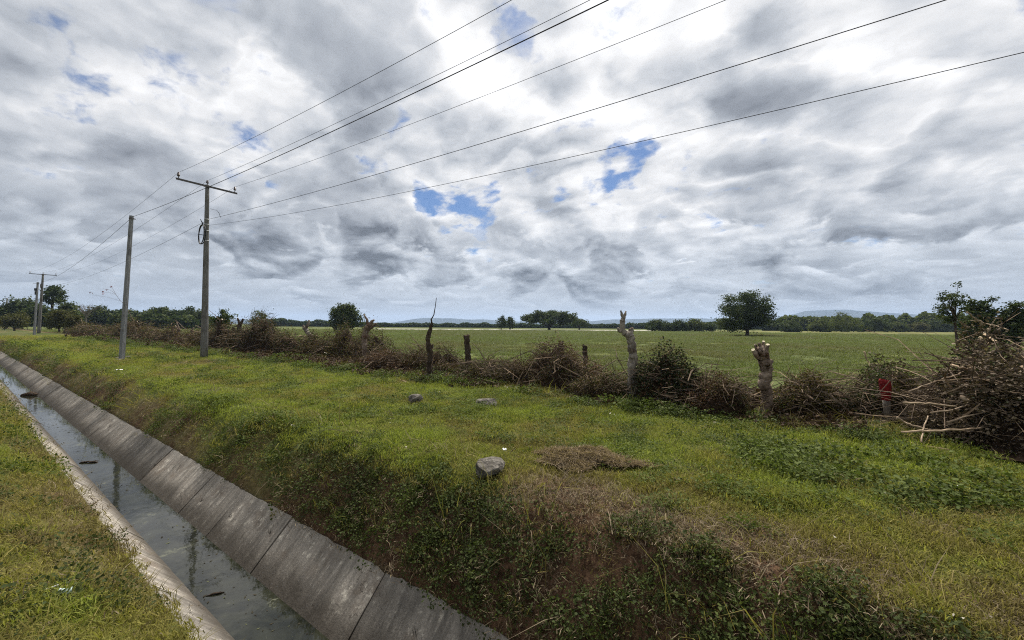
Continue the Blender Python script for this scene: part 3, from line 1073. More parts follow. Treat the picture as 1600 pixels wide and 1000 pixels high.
def crown(center, rad, n_cl, n_leaf, leaf, seed, mat, clump=.26, shell=.55, flat=0.0, low_cut=-1.0):
    """leaf clumps spread through an uneven ellipsoid; returns mesh and clump centres"""
    rs = np.random.default_rng(seed)
    d = rs.normal(size=(n_cl * 3, 3))
    d /= np.linalg.norm(d, axis=1, keepdims=True)
    d = d[d[:, 2] > low_cut][:n_cl]
    r = shell + (1 - shell) * rs.random(len(d)) ** .6
    r = r * (.58 + .78 * fbm(d[:, 0] * 1.5 + seed, d[:, 1] * 1.5 + d[:, 2], 1.4, 2, seed))
    cc = d * r[:, None] * np.array(rad)[None]
    k = rs.integers(0, len(cc), n_leaf)
    off = np.clip(rs.normal(size=(n_leaf, 3)), -1.5, 1.5) * np.array([1, 1, .72 - .4 * flat]) * clump * min(rad) * (.5 + rs.random((n_leaf, 1)))
    p = cc[k] + off
    nr = p / np.array(rad)[None]
    nr = nr / (np.linalg.norm(nr, axis=1, keepdims=True) + 1e-6) + rs.normal(size=(n_leaf, 3)) * .8 + np.array([0, 0, .35])
    V, F = leaf_arrays(p, leaf * (.6 + .8 * rs.random(n_leaf)), rs, .1, .7, .2, nr)
    ct = rs.random(len(cc))
    tint = np.clip(.25 + .35 * ct[k] + .35 * rs.random(n_leaf), 0, 1)
    me = np_mesh('crown', V + np.array(center)[None], F, mat, dict(tint=('POINT', 'FLOAT', np.repeat(tint, 4).astype(np.float32))))
    return me, cc + np.array(center)[None]


def tree(name, base, height, width, label, cat='tree', group=None, crown_low=.25, n_cl=60, n_leaf=3000, leaf=.25, mat='leaf_dark',
         seed=1, trunk_r=.15, clump=.26, shell=.5, deep=None, lean=0.0, flat=0.0, low_cut=-1.0, limbs=7):
    rs = random.Random(seed)
    t = thing(name, base, label, cat, group)
    rz = height * (1 - crown_low) / 2
    cz = height - rz
    c = (lean, 0, cz)
    me, cc = crown(c, (width / 2, (deep or width) / 2, rz), n_cl, n_leaf, leaf, seed, MAT[mat], clump, shell, flat, low_cut)
    link('crown', me, t)
    b = MB()
    top = Vector((lean * .9, 0, max(cz, height * .5)))
    fork = Vector((lean * .4, 0, height * max(crown_low, .12) + .1))
    b.tube([(0, 0, -.25), Vector((0, 0, height * .05)), fork, top], [trunk_r * 1.35, trunk_r, trunk_r * .85, trunk_r * .3], 7, .5, jit=.08, rnd=rs)
    for i in range(limbs):
        e = Vector(cc[rs.randrange(len(cc))])
        m = fork.lerp(e, .5) + Vector((rs.uniform(-.1, .1) * width, 0, rs.uniform(0, .08) * height))
        b.tube([fork - Vector((0, 0, .05)), m, e], [trunk_r * .55, trunk_r * .32, trunk_r * .08], 5, .5)
    b.build('trunk', MAT['barkdark'], t, True)
    return t


def off_axis(px):      # a round thing looks wider away from the middle of the picture
    return math.sqrt(1 + ((px - PPX) / FPX) ** 2)


def tree_px(name, px, base_py, top_py, wpx, label, z=-.05, depth=None, **k):
    if depth is None:
        p = at(px, base_py, z)
    else:
        p = at_depth(px, base_py, depth)
        p.z = z
    sc = p.y / FPX
    topz = at_depth(px, top_py, p.y).z
    return tree(name, Vector((p.x, p.y, z)), topz - z, wpx * sc / off_axis(px), label, **k)


tree_px('field_tree', 1168, 525, 457, 88, 'large dark round-crowned tree standing alone in the field', n_cl=85, n_leaf=24000, leaf=.28, seed=5, trunk_r=.33, crown_low=.10, clump=.17, shell=.25, limbs=12)
tree_px('round_tree', 541, 514, 473, 47, 'dense round dark tree left of the centre, above the cut hedge', depth=80, n_cl=110, n_leaf=11000, leaf=.34, seed=8, trunk_r=.25, crown_low=.05, clump=.2, shell=.2)
tree_px('small_tree', 404, 512, 486, 30, 'small sparse tree right of the crossarm pole, on the skyline', depth=80, n_cl=40, n_leaf=2400, leaf=.24, seed=12, trunk_r=.16, crown_low=.2, mat='leaf_mid')
tree_px('spreading_tree', 858, 515.5, 487, 88, 'broad low spreading tree on the far side of the field', n_cl=130, n_leaf=14000, leaf=.65, seed=14, trunk_r=.6, crown_low=.0, clump=.2, shell=.5, low_cut=-.25)
tree_px('spreading_tree', 905, 515.5, 499, 26, 'small round tree touching the right end of the broad spreading tree', n_cl=40, n_leaf=1800, leaf=.5, seed=15, trunk_r=.3, crown_low=.05, low_cut=-.4)
tree_px('bushy_tree', 783, 515, 494.5, 15, 'small bushy tree, left one of the pair beside the spreading tree', n_cl=30, n_leaf=1500, leaf=.45, seed=16, trunk_r=.25, crown_low=.08)
tree_px('bushy_tree', 797, 515, 494, 14, 'small bushy tree, right one of the pair beside the spreading tree', n_cl=30, n_leaf=1500, leaf=.45, seed=17, trunk_r=.25, crown_low=.08)
for i, (px, top, w, lab) in enumerate(((1022, 500, 25, 'leftmost bush of the row between the forked stump and the lone tree'), (1043, 504, 20, 'low second bush of the row left of the lone tree'),
                                       (1062, 502.5, 24, 'dark middle bush of the row left of the lone tree'), (1085, 499, 28, 'tallest bush of the row left of the lone tree'),
                                       (1104, 504.5, 20, 'low last bush of the row left of the lone tree'), (1137, 497, 30, 'pale green bush half hidden behind the lone tree'))):
    tree_px('field_bush', px, 518, top, w, lab, cat='bush', group='bushes left of the lone tree', n_cl=36, n_leaf=3200, leaf=.45, seed=30 + i, trunk_r=.12, crown_low=-.25, mat='leaf_mid' if i in (3, 5) else 'leaf_dark', low_cut=-.5, limbs=4)
RB = [(1236, 501, 30, 519, 'dark rounded bush just right of the lone tree'), (1282, 500, 36, 519, 'low bush below the left end of the far hill'), (1316, 493, 56, 519, 'tall wide bush below the middle of the far hill'),
      (1366, 498, 46, 519, 'rounded bush below the right slope of the far hill'), (1400, 504, 36, 519, 'low spreading bush in the right-hand bush row'), (1434, 505, 34, 519, 'pale low bush in the right-hand bush row'),
      (1466, 500, 40, 519, 'dark bush at the right end of the bush row')]
for i, (px, top, w, b, lab) in enumerate(RB):
    tree_px('meadow_bush', px, b, top, w, lab, cat='bush', group='bushes along the right edge of the field', n_cl=44, n_leaf=5000, leaf=.42, seed=50 + i, trunk_r=.13, crown_low=-.3,
            mat=('leaf_dark', 'leaf_mid', 'leaf_mid', 'leaf_dark', 'leaf_mid', 'leaf_olive', 'leaf_dark')[i], low_cut=-.5, limbs=4, clump=.2)
# near trees at the right edge, behind the brush pile
tree_px('airy_tree', 1497, 552, 447, 52, 'thin-leaved airy tree rising behind the brush pile', depth=27, n_cl=34, n_leaf=2000, leaf=.12, seed=71, trunk_r=.08, crown_low=.45, clump=.2, shell=.3, limbs=22, lean=-.35)
tree_px('thicket_tree', 1535, 552, 468, 66, 'dark leafy tree between the airy tree and the picture edge', depth=28, n_cl=80, n_leaf=8000, leaf=.15, seed=72, trunk_r=.12, crown_low=.02, clump=.18, shell=.35, low_cut=-.7)
tree_px('thicket_tree', 1592, 552, 474, 80, 'dark leafy tree cut off by the right picture edge', depth=27, n_cl=80, n_leaf=8000, leaf=.15, seed=73, trunk_r=.12, crown_low=.02, clump=.18, shell=.35, low_cut=-.7)
# left side
tree_px('roadside_tree', 27, 520, 467, 66, 'dome-shaped dark tree at the left edge behind the far poles', depth=100, n_cl=90, n_leaf=6000, leaf=.5, seed=81, trunk_r=.3, crown_low=.05, low_cut=-.5)
tree_px('tall_tree', 78, 518, 447, 40, 'tall tree with a lopsided high crown beside the far poles', depth=95, n_cl=46, n_leaf=2600, leaf=.42, seed=82, trunk_r=.3, crown_low=.60, clump=.24, shell=.4, lean=.6)
tree_px('roadside_tree', 62, 518, 478, 52, 'dark mid-height tree directly behind the far crossarm pole', depth=90, n_cl=60, n_leaf=4000, leaf=.42, seed=83, trunk_r=.25, crown_low=.03, low_cut=-.5)
tree_px('roadside_tree', 100, 518, 474, 46, 'dark round-topped tree right of the far poles', depth=85, n_cl=60, n_leaf=4000, leaf=.40, seed=84, trunk_r=.25, crown_low=.03, low_cut=-.5)
tree_px('leafy_bush', 92, 523, 482, 40, 'green leafy bush right of the far poles, in front of the dark trees', depth=62, cat='bush', n_cl=50, n_leaf=3200, leaf=.26, seed=85, trunk_r=.15, crown_low=.05, mat='leaf_olive', low_cut=-.6)
tree_px('leafy_bush', 116, 523, 490, 30, 'olive bush at the start of the cut hedge', depth=58, cat='bush', n_cl=40, n_leaf=2400, leaf=.22, seed=86, trunk_r=.15, crown_low=.02, mat='leaf_olive', low_cut=-.6)
tree_px('roadside_shrub', 22, 522, 490, 46, 'low shrub at the left picture edge below the dome-shaped tree', depth=75, cat='bush', n_cl=40, n_leaf=2400, leaf=.3, seed=87, trunk_r=.15, crown_low=.02, mat='leaf_olive', low_cut=-.6)
LT = [(152, 483, 46), (178, 487, 40), (205, 485, 44), (228, 486, 36), (250, 483, 40), (272, 485, 38), (292, 484, 34), (312, 487, 34), (133, 488, 34), (190, 492, 40), (240, 492, 44), (284, 493, 40)]
ORD = ('first', 'second', 'third', 'fourth', 'fifth', 'sixth', 'seventh', 'eighth', 'ninth')
LT = sorted(LT[:9]) + sorted(LT[9:])
for i, (px, top, w) in enumerate(LT):
    lab = ('%s tree from the left in the back row of the left tree line' % ORD[i]) if i < 9 else ('%s tree from the left in the front row of the left tree line' % ORD[i - 9])
    tree_px('treeline_tree', px, 515, top, w, lab, depth=120 - 10 * (i > 8) + 3 * (i % 3), group='trees of the left tree line',
            n_cl=50, n_leaf=3000, leaf=.7, seed=100 + i, trunk_r=.25, crown_low=-.15, low_cut=-.6, mat='leaf_dark' if i % 4 else 'leaf_mid', limbs=3)
tree_px('hedgerow_tree', 347, 532, 482, 32, 'leafy dark sapling just right of the crossarm pole', depth=36, n_cl=34, n_leaf=1900, leaf=.17, seed=120, trunk_r=.09, crown_low=.35, clump=.25)
# leafless tree on the left skyline
bp = at_depth(134, 512, 105)
bt = thing('bare_tree', Vector((bp.x, bp.y, 0)), 'pale leafless tree with fine spreading twigs on the left skyline', 'tree')
rb = random.Random(9)
tk, tw = MB(), MB()
H = at_depth(134, 473, bp.y).z
tk.tube([(0, 0, -.2), (0, 0, H * .4), (.1, 0, H * .62)], [.2, .15, .1], 7, .6)
for i in range(34):
    a = rb.uniform(0, 6.28)
    L = rb.uniform(1.5, 4.6)
    e = Vector((math.cos(a) * L, math.sin(a) * L, H * (.97 - .05 * (L / 4.6) ** 2) - rb.random() * .9))
    s0 = Vector((0, 0, H * rb.uniform(.38, .6)))
    m = s0.lerp(e, .5) + Vector((0, 0, .5))
    tw.tube([s0, m, e], [.06, .035, .012], 4, .6)
    for j in range(6):
        q = m.lerp(e, rb.random())
        tw.tube([q, q + Vector((rb.uniform(-.8, .8), rb.uniform(-.8, .8), rb.uniform(.0, .5)))], [.018, .008], 3, .6)
tk.build('trunk', MAT['barkgrey'], bt)
tw.build('branches', MAT['barkgrey'], bt)


# far woods and crop band, one mass each
def wood_band(name, pxs, top_f, depth, thick, leaf, n, mat, label, cat, seed, core_c=(.014, .020, .009)):
    rs = np.random.default_rng(seed)
    t = rs.random(n)
    px = pxs[0] + (pxs[1] - pxs[0]) * t
    topz = np.array([at_depth(a, top_f(a), depth).z for a in np.linspace(pxs[0], pxs[1], 60)])
    tz = np.interp(px, np.linspace(pxs[0], pxs[1], 60), topz)
    bump_ = .52 + .72 * fbm(px, px * 0, .07, 4, seed)
    z = tz * bump_ * (1 - .55 * rs.random(n) ** 1.5)
    y = depth + thick * rs.random(n)
    x = (px - PPX) / FPX * y
    V, F = leaf_arrays(np.stack([x, y, z], 1), leaf * (.5 + rs.random(n)), rs, .1, .8, .2)
    tint = np.clip(.2 + .5 * fbm(px, y, .08, 3, seed + 3) + .3 * rs.random(n) - .1, 0, 1)
    me = np_mesh(name, V, F, MAT[mat], dict(tint=('POINT', 'FLOAT', np.repeat(tint, 4).astype(np.float32))))
    o = tag(link(name, me), label, cat, kind='stuff')
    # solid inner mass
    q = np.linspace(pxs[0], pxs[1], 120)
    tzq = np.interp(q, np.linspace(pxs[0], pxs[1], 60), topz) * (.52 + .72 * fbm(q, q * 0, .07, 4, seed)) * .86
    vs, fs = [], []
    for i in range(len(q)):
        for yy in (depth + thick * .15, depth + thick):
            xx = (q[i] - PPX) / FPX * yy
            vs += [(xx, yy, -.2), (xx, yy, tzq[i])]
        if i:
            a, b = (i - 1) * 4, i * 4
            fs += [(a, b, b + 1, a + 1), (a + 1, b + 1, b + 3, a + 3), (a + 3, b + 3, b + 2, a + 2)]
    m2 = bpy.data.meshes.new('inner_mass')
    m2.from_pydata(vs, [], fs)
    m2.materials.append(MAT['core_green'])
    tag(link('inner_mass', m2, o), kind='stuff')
    return o


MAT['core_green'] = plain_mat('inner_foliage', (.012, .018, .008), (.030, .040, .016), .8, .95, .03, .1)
wood_band('far_woodland', (1190, 1620), lambda p: np.interp(p, [1190, 1230, 1300, 1400, 1480, 1620], [496, 493, 491, 489.5, 489, 486]), 165, 40, 1.1, 11000, 'leaf_mid', 'distant woodland band below the hill on the right', 'woodland', 5)
wood_band('far_woodland', (980, 1200), lambda p: np.interp(p, [980, 1060, 1200], [504, 503, 502]), 230, 30, 1.1, 4000, 'leaf_dark', 'thin dark strip of distant woods behind the bush row', 'woodland', 6)
wood_band('crop_band', (405, 990), lambda p: np.interp(p, [405, 480, 600, 700, 990], [497, 498.5, 503.5, 504.5, 505.5]), 240, 40, 1.0, 9000, 'leaf_dark', 'dark straight band of tall growth along the far edge of the field', 'crop', 7)
wood_band('far_woodland', (-120, 340), lambda p: np.interp(p, [-120, 120, 340], [484, 490, 492]), 150, 40, 1.2, 9000, 'leaf_dark', 'dark woods behind the tree line on the left', 'woodland', 8)

# ------------------------------------------------------------------ poles
def px_r(npx, y, px=PPX):
    return npx * y / FPX / 2 / off_axis(px)


p1b = on(319, 559)
P1Y = p1b.y
p1t = at_depth(324, 289, P1Y)
pole1 = thing('utility_pole', p1b, 'tall round concrete pole with a steel crossarm and a cable coil', 'utility pole')
top1 = p1t - p1b


def crossarm_pole(root, top, r0, r1, arm_half, sides=20, detail=True):
    b = MB()
    n = 12
    b.tube([top * (i / n) - Vector((0, 0, .3 if i == 0 else 0)) for i in range(n + 1)], [r0 + (r1 - r0) * i / n for i in range(n + 1)], sides, .5)
    b.build('shaft', MAT['pole'], root, True)
    az = top - Vector((0, 0, .10))
    off = DIR * -(r1 + .05)
    rot = Matrix((PER, DIR, Vector((0, 0, 1)))).transposed()
    arm = MB()
    arm.box(az + off, (arm_half * 2, .008, .095), rot=rot)
    arm.box(az + off + Vector((0, 0, .0435)) + DIR * .048, (arm_half * 2, .088, .008), rot=rot)
    ao = arm.build('crossarm', MAT['steel'], root)
    ends = []
    for s in (-1, 0, 1):
        q = az + off + DIR * .045 + PER * (s * (arm_half - .10)) + Vector((0, 0, .048))
        if s == 0:
            q = top + Vector((0, 0, .0))
        ins = MB()
        hgt = .30 if s else .24
        ins.tube([q + Vector((0, 0, hgt * f)) for f in (0, .35, .36, .5, .51, .68, .69, .86, .87, 1)], [.016, .016, .055, .065, .045, .06, .04, .05, .03, .026], 10, .5)
        ins.build('insulator', MAT['porcelain'], root, True)
        ends.append(root.location + q + Vector((0, 0, hgt - .02)))
    if detail:
        for s in (-1, 1):
            bo = MB()
            bo.tube([az + off * 1.1 + PER * s * .10, az - off * 1.3 + PER * s * .10], [.012, .012], 6, .5)
            bo.build('bolt', MAT['steel'], ao)
    return ends


arm1 = crossarm_pole(pole1, top1, .155, .080, 1.24)


def at_h(py):          # point on the first pole's axis at a pixel row
    z = at_depth(321, py, P1Y).z - p1b.z
    return top1 * (z / top1.z), .155 + (.080 - .155) * z / top1.z


for py in (343, 351, 361, 376.5):
    q, r = at_h(py)
    b = MB()
    b.tube([q - Vector((0, 0, .022)), q + Vector((0, 0, .022))], [r + .008, r + .008], 20, .5)
    b.build('steel_band', MAT['band'], pole1, True)
# coil of spare cable in the plane of the line
q, r = at_h(368)
side = -PER * .02 + DIR * (r + .0)
cc = MB()
cen = q + (-PER) * (r + .085)
loop = []
for i in range(4 * 28 + 1):
    a = i / 28 * 2 * math.pi
    k = 1 + .05 * math.sin(i * .23)
    loop.append(cen + DIR * math.cos(a) * .40 * k + Vector((0, 0, math.sin(a) * .47 * k)) + PER * (.03 * math.sin(i * .055 * 2)))
cc.tube(loop, .020, 6, .5)
cc.build('cable_coil', MAT['rubber'], pole1, True)
bk = MB()
bk.tube([q + PER * r * .2, cen - PER * .16], [.016, .016], 6, .5)
bk.build('coil_bracket', MAT['rubber'], pole1, True)
bk = MB()
bk.tube([cen + Vector((0, 0, .46)), cen + Vector((0, 0, .60)) + PER * .03, at_h(351)[0] - PER * (at_h(351)[1] + .05), at_h(344)[0] - PER * (at_h(344)[1] + .16)], [.022, .03, .026, .012], 6, .5)
bk.build('coil_tail', MAT['rubber'], pole1, True)
dg = MB()
qd = at_h(325)[0]
dg.tube([qd + PER * .13, qd + PER * .42 + Vector((0, 0, -.02)), qd + PER * .50 + Vector((0, 0, -.12)), qd + PER * .58 + Vector((0, 0, -.34))], [.006, .006, .012, .008], 5, .5)
dg.build('loose_tie_wire', MAT['cable'], pole1)

p2b = on(190, 562)
p2t = at_depth(205.5, 337, p2b.y)
pole2 = thing('square_pole', p2b, 'slim square concrete pole without crossarm at the edge of the bank', 'utility pole')
top2 = p2t - p2b


def square_pole(root, top, w0, w1, lo=0.0):
    b = MB()
    n = 8
    b.tube([top * (i / n) - Vector((0, 0, .3 if i == 0 else 0)) for i in range(n + 1)], [(w0 + (w1 - w0) * i / n) * .7071 for i in range(n + 1)], 4, .5, square=True)
    b.build('shaft', MAT['polesq'], root)
    c = MB()
    c.tube([top - Vector((0, 0, .16)), top - Vector((0, 0, .10))], [w1 * .7071 + .012] * 2, 4, .5, square=True)
    c.tube([top - Vector((0, 0, .13)), top - Vector((0, 0, .13)) + PER * .14], [.02, .025], 8, .5)
    c.build('wire_clamp', MAT['steel'], root)
    return root.location + top - Vector((0, 0, .04)) + PER * .04


w3a = square_pole(pole2, top2, .150, .105)
# broken concrete at its foot
for i, (px, py) in enumerate(((185, 561), (198, 559), (186.5, 564))):
    q = on(px, py)
    b = MB()
    b.box((0, 0, .04), (.22, .14, .08), rot=Matrix.Rotation(.6 * i, 3, 'Z') @ Matrix.Rotation(.2, 3, 'X'))
    tag(b.build('concrete_chunk', MAT['stone'], loc=q), ('pale broken concrete chunk left of the square pole foot', 'pale broken concrete chunk right of the square pole foot', 'low concrete chunk in front of the square pole foot')[i], 'rubble', 'rubble at the square pole foot')

# far poles
pBb = at_depth(60.5, 520, 58)
pBb.z = gz(pBb)
topB = at_depth(67.3, 428, pBb.y) - pBb
poleB = thing('utility_pole', pBb, 'far crossarm pole standing before the dark trees at the left', 'utility pole')
armB = crossarm_pole(poleB, topB, .19, .11, 1.35, 10, False)
b = MB()
b.tube([topB * .83 - PER * .05, topB * .83 - PER * .9], [.02, .02], 5, .5)
b.tube([topB * .80 - PER * .15 + Vector((0, 0, .3 * math.sin(i / 12 * 6.28))) + DIR * .3 * math.cos(i / 12 * 6.28) for i in range(13)], .035, 5, .5)
b.build('bracket', MAT['steel'], poleB)
p2Bb = at_depth(53.5, 522, 52)
p2Bb.z = gz(p2Bb)
top2B = at_depth(59, 441, p2Bb.y) - p2Bb
pole2B = thing('square_pole', p2Bb, 'slim far pole with cable hardware, left of the far crossarm pole', 'utility pole')
w3b = square_pole(pole2B, top2B, .19, .14)
b = MB()
b.box(top2B * .86 - PER * .12, (.22, .22, .34))
b.tube([top2B * .80 - PER * .16 + Vector((0, 0, .28 * math.sin(i / 12 * 6.28))) + DIR * .28 * math.cos(i / 12 * 6.28) for i in range(13)], .04, 5, .5)
b.build('junction_box', MAT['rubber'], pole2B)
p3b = at_depth(9.5, 514, 120)
p3b.z = 0
top3 = at_depth(11, 466, p3b.y) - p3b
pole3 = thing('utility_pole', p3b, 'tiny pole farthest along the road at the left picture edge', 'utility pole')
b = MB()
b.tube([Vector((0, 0, -.3)), top3], [.2, .13], 8, .5)
b.build('shaft', MAT['pole'], pole3, True)
b = MB()
b.box(top3 - Vector((0, 0, .2)), (1.6, .1, .1), rot=Matrix((PER, DIR, Vector((0, 0, 1)))).transposed())
b.build('crossarm', MAT['steel'], pole3)


# ------------------------------------------------------------------ wires
def sagline(a, b, sag, n=44):
    return [a.lerp(b, i / n) - Vector((0, 0, 4 * sag * (i / n) * (1 - i / n))) for i in range(n + 1)]


SPAN_U = -37.0


def behind(p, u_end=SPAN_U, dv=0.0, z=None):
    u, v = uv(p)
    x, y = xy(u_end, v + dv)
    return Vector((x, y, p.z if z is None else z))


def wire(pts, r, label):
    b = MB()
    b.tube(pts, r, 5, .5)
    return tag(b.build('overhead_wire', MAT['cable'], None, True), label, 'wire', 'overhead wires')


labs = ('uppermost wire, on the insulator at the left end of the crossarm', 'wire on the pin insulator at the pole top', 'wire on the insulator at the right end of the crossarm')
for i in range(3):
    a = arm1[i]
    pts = list(reversed(sagline(a, behind(a, dv=(-1.0, -1.0, -.25)[i]), (1.4, 1.0, 1.0)[i]))) + sagline(a, armB[i], 1.0)[1:]
    wire(pts, .0056, labs[i])
wire(list(reversed(sagline(w3a, behind(w3a, dv=-1.0), 1.14))) + sagline(w3a, w3b, .7)[1:], .0078, 'thicker cable fixed to the top of the square pole, passing the crossarm')
q5 = p1b + at_h(341.5)[0] + PER * .11
wire(list(reversed(sagline(q5, behind(q5, dv=.25), .9))) + sagline(q5, pBb + topB * .80, .9)[1:], .0070, 'second lowest wire, banded to the crossarm pole below the arm')
q6 = p1b + at_h(351)[0] + PER * .12
wire(list(reversed(sagline(q6, behind(q6, dv=1.0), 1.4))), .0056, 'lowest wire, leaving the crossarm pole above the cable coil')

# ------------------------------------------------------------------ stones
def rock(px, py, w, d, h, seed, label, rotz=0.0, n=26, sink=.03, mat='stone'):
    import bmesh
    rs = random.Random(seed)
    bm = bmesh.new()
    for i in range(n):
        v = Vector((rs.gauss(0, 1), rs.gauss(0, 1), rs.gauss(0, 1))).normalized()
        k = max(abs(v.x), abs(v.y), abs(v.z)) ** -.55
        bm.verts.new((v.x * w / 2 * k, v.y * d / 2 * k, v.z * h / 2 * k + h / 2 - sink))
    bmesh.ops.convex_hull(bm, input=bm.verts)
    bmesh.ops.delete(bm, geom=[v for v in bm.verts if not v.link_faces], context='VERTS')
    bmesh.ops.dissolve_limit(bm, angle_limit=.22, verts=bm.verts, edges=bm.edges)
    bmesh.ops.bevel(bm, geom=bm.edges[:], offset=min(w, d, h) * .035, segments=2, affect='EDGES', profile=.6)
    me = bpy.data.meshes.new('stone')
    bm.to_mesh(me)
    bm.free()
    me.materials.append(MAT[mat])
    o = link('stone', me, loc=on(px, py))
    o.rotation_euler.z = rotz
    return tag(o, label, 'stone')


rock(767, 741, .36, .28, .22, 11, 'angular grey boulder on the crest of the channel bank', .5)
rock(649, 629, .34, .26, .21, 6, 'dark lump of rock on the verge, left of the flat stone', .2)
rock(760, 636, .46, .30, .21, 9, 'flat pale stone lying on the verge below the hedge', .1)
rock(66, 764, .09, .07, .06, 12, 'small pale stone in the grass of the near bank', .3)

# ------------------------------------------------------------------ heaps of cut hedge
MAT['lv_brown'] = leaf_mat('dry_vine_leaves', [(0, (.026, .016, .010)), (.4, (.080, .050, .030)), (.75, (.16, .105, .062)), (.93, (.24, .17, .10)), (1, (.42, .36, .26))], .2, world_var=(.9, (.6, .75, .75)))
MAT['lv_red'] = leaf_mat('russet_bramble_leaves', [(0, (.026, .014, .010)), (.45, (.085, .045, .028)), (.85, (.165, .092, .056)), (1, (.36, .29, .20))], .2, world_var=(1.1, (.7, .85, .8)))
MAT['lv_dark'] = leaf_mat('dark_vine_leaves', [(0, (.010, .014, .007)), (.5, (.026, .036, .016)), (.82, (.055, .065, .030)), (.94, (.085, .060, .040)), (1, (.42, .40, .33))], .2)
MAT['lv_green'] = leaf_mat('green_vine_leaves', [(0, (.016, .024, .009)), (.45, (.050, .068, .022)), (.8, (.098, .118, .042)), (.93, (.10, .075, .045)), (1, (.32, .30, .22))], .3, world_var=(1.0, (1.2, .8, .7)))
MAT['lv_twig'] = leaf_mat('dead_brush_bits', [(0, (.036, .026, .018)), (.5, (.110, .082, .055)), (.85, (.21, .165, .11)), (1, (.38, .31, .22))], .1)


def hedge_pt(px, v):
    d = ray(px, 510)
    k = v / (d.x * PER.x + d.y * PER.y)
    p = CAM + d * k
    p = Vector((p.x, p.y, 0))
    p.z = gz(p)
    return p


def heap(x0, x1, py_top, label, style, v=9.3, half=.75, n=7000, leaf=.042, twigs=150, seed=1, cat='brush pile', H=None, peak=.5, name='brush_heap', group='heaps of cut brush along the hedge line', stalk=(.25, .8), second=None):
    rs = np.random.default_rng(seed)
    rr = random.Random(seed)
    ex_ = (x1 - x0) * .10
    a, b = hedge_pt(x0 - ex_, v), hedge_pt(x1 + ex_, v)
    c = (a + b) / 2
    c.z = gz(c)
    ax = (b - a)
    L = ax.length / 2
    ax.z = 0
    ax.normalize()
    by = Vector((-ax.y, ax.x, 0))
    if H is None:
        H = (1.32 if x0 < 600 else 1.08) * max(.12, at_depth((x0 + x1) / 2, py_top, c.y).z - c.z)

    def hf(s, t):
        e = np.clip(1 - (s - .0) ** 2 - t ** 2, 0, 1)
        sh = np.exp(-((s - (peak * 2 - 1)) / .9) ** 2)
        lump = fbm(s * L + seed * 3.1, t * half + seed, 2.1, 4, seed, .65)
        return H * e ** .33 * np.clip(.38 + 2.0 * (lump - .34), .12, 1.3) * (.7 + .3 * sh)

    t = thing(name, c, label, cat, group)
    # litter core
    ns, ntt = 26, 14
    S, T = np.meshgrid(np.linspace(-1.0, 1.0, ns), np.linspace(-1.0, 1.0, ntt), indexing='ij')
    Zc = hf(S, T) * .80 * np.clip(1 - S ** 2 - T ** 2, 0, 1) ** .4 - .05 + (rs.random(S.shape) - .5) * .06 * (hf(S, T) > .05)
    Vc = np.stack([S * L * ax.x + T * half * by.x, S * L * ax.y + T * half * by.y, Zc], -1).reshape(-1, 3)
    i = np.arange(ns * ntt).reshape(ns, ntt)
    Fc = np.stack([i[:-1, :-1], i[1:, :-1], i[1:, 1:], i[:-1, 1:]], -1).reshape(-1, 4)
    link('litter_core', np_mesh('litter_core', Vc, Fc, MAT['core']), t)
    # leaves
    th = rs.random(n) * 2 * np.pi
    r = np.sqrt(rs.random(n)) * 1.02
    s, q = np.cos(th) * r, np.sin(th) * r
    h = hf(np.clip(s, -1, 1), np.clip(q, -1, 1))
    z = h * (.40 + .66 * rs.random(n) ** .6) + rs.random(n) ** 3 * .16
    s = s + rs.normal(size=n) * .02
    cc_ = np.stack([s * L * ax.x + q * half * by.x, s * L * ax.y + q * half * by.y, z], 1)
    V, F = leaf_arrays(cc_, leaf * (.4 + 1.0 * rs.random(n)), rs, .15, .6, .4)
    tt = np.clip(rs.random(n) * .75 + .25 * fbm(s * L * 2, q * half * 2, 1.5, 3, seed + 5) + .12 * (rs.random(n) < .04), 0, 1)
    if second:
        k = int(n * second[1])
        me = np_mesh('leaves', V[:k * 4], leaf_faces(k), MAT[second[0]], dict(tint=('POINT', 'FLOAT', np.repeat(tt[:k], 4).astype(np.float32))))
        tag(link('leaves', me, t), kind='stuff')
        V, tt = V[k * 4:], tt[k:]
        F = leaf_faces(n - k)
    me = np_mesh('leaves', V, F, MAT[style], dict(tint=('POINT', 'FLOAT', np.repeat(tt, 4).astype(np.float32))))
    tag(link('leaves', me, t), kind='stuff')
    # tangled stalks
    m = MB()
    for k in range(int(twigs * 1.7) if twigs < 400 else twigs):
        th_ = rr.uniform(0, 6.283)
        r_ = math.sqrt(rr.random()) * .95
        s_, q_ = math.cos(th_) * r_, math.sin(th_) * r_
        z0 = float(hf(np.array([s_]), np.array([q_]))[0]) * rr.uniform(.6, 1.0)
        p0 = ax * (s_ * L) + by * (q_ * half) + Vector((0, 0, z0))
        aa = rr.uniform(0, 6.283)
        ln = rr.uniform(*stalk)
        thick = rr.random() < .07
        if thick:
            ln *= rr.uniform(1.3, 2.0)
        up = rr.uniform(-.25, .5) if rr.random() < .78 else rr.uniform(.6, 1.6)
        d = Vector((math.cos(aa), math.sin(aa), up)).normalized()
        bend = Vector((rr.uniform(-.25, .25), rr.uniform(-.25, .25), rr.uniform(-.05, .3))) * ln
        rad = rr.uniform(.003, .0085) * (1 + c.y / 40) * (2.0 if thick else 1)
        e = p0 + d * ln
        e.z = max(e.z - .15 * ln, .0)
        m.tube([p0 - d * .08, p0.lerp(e, .5) + bend * .6, e], [rad, rad * .8, rad * .45], 3, rr.choice((.2, .4, .5, .7, 1.0)), caps=False)
    tag(m.build('stalks', MAT['twig'], t), kind='stuff')
    return t


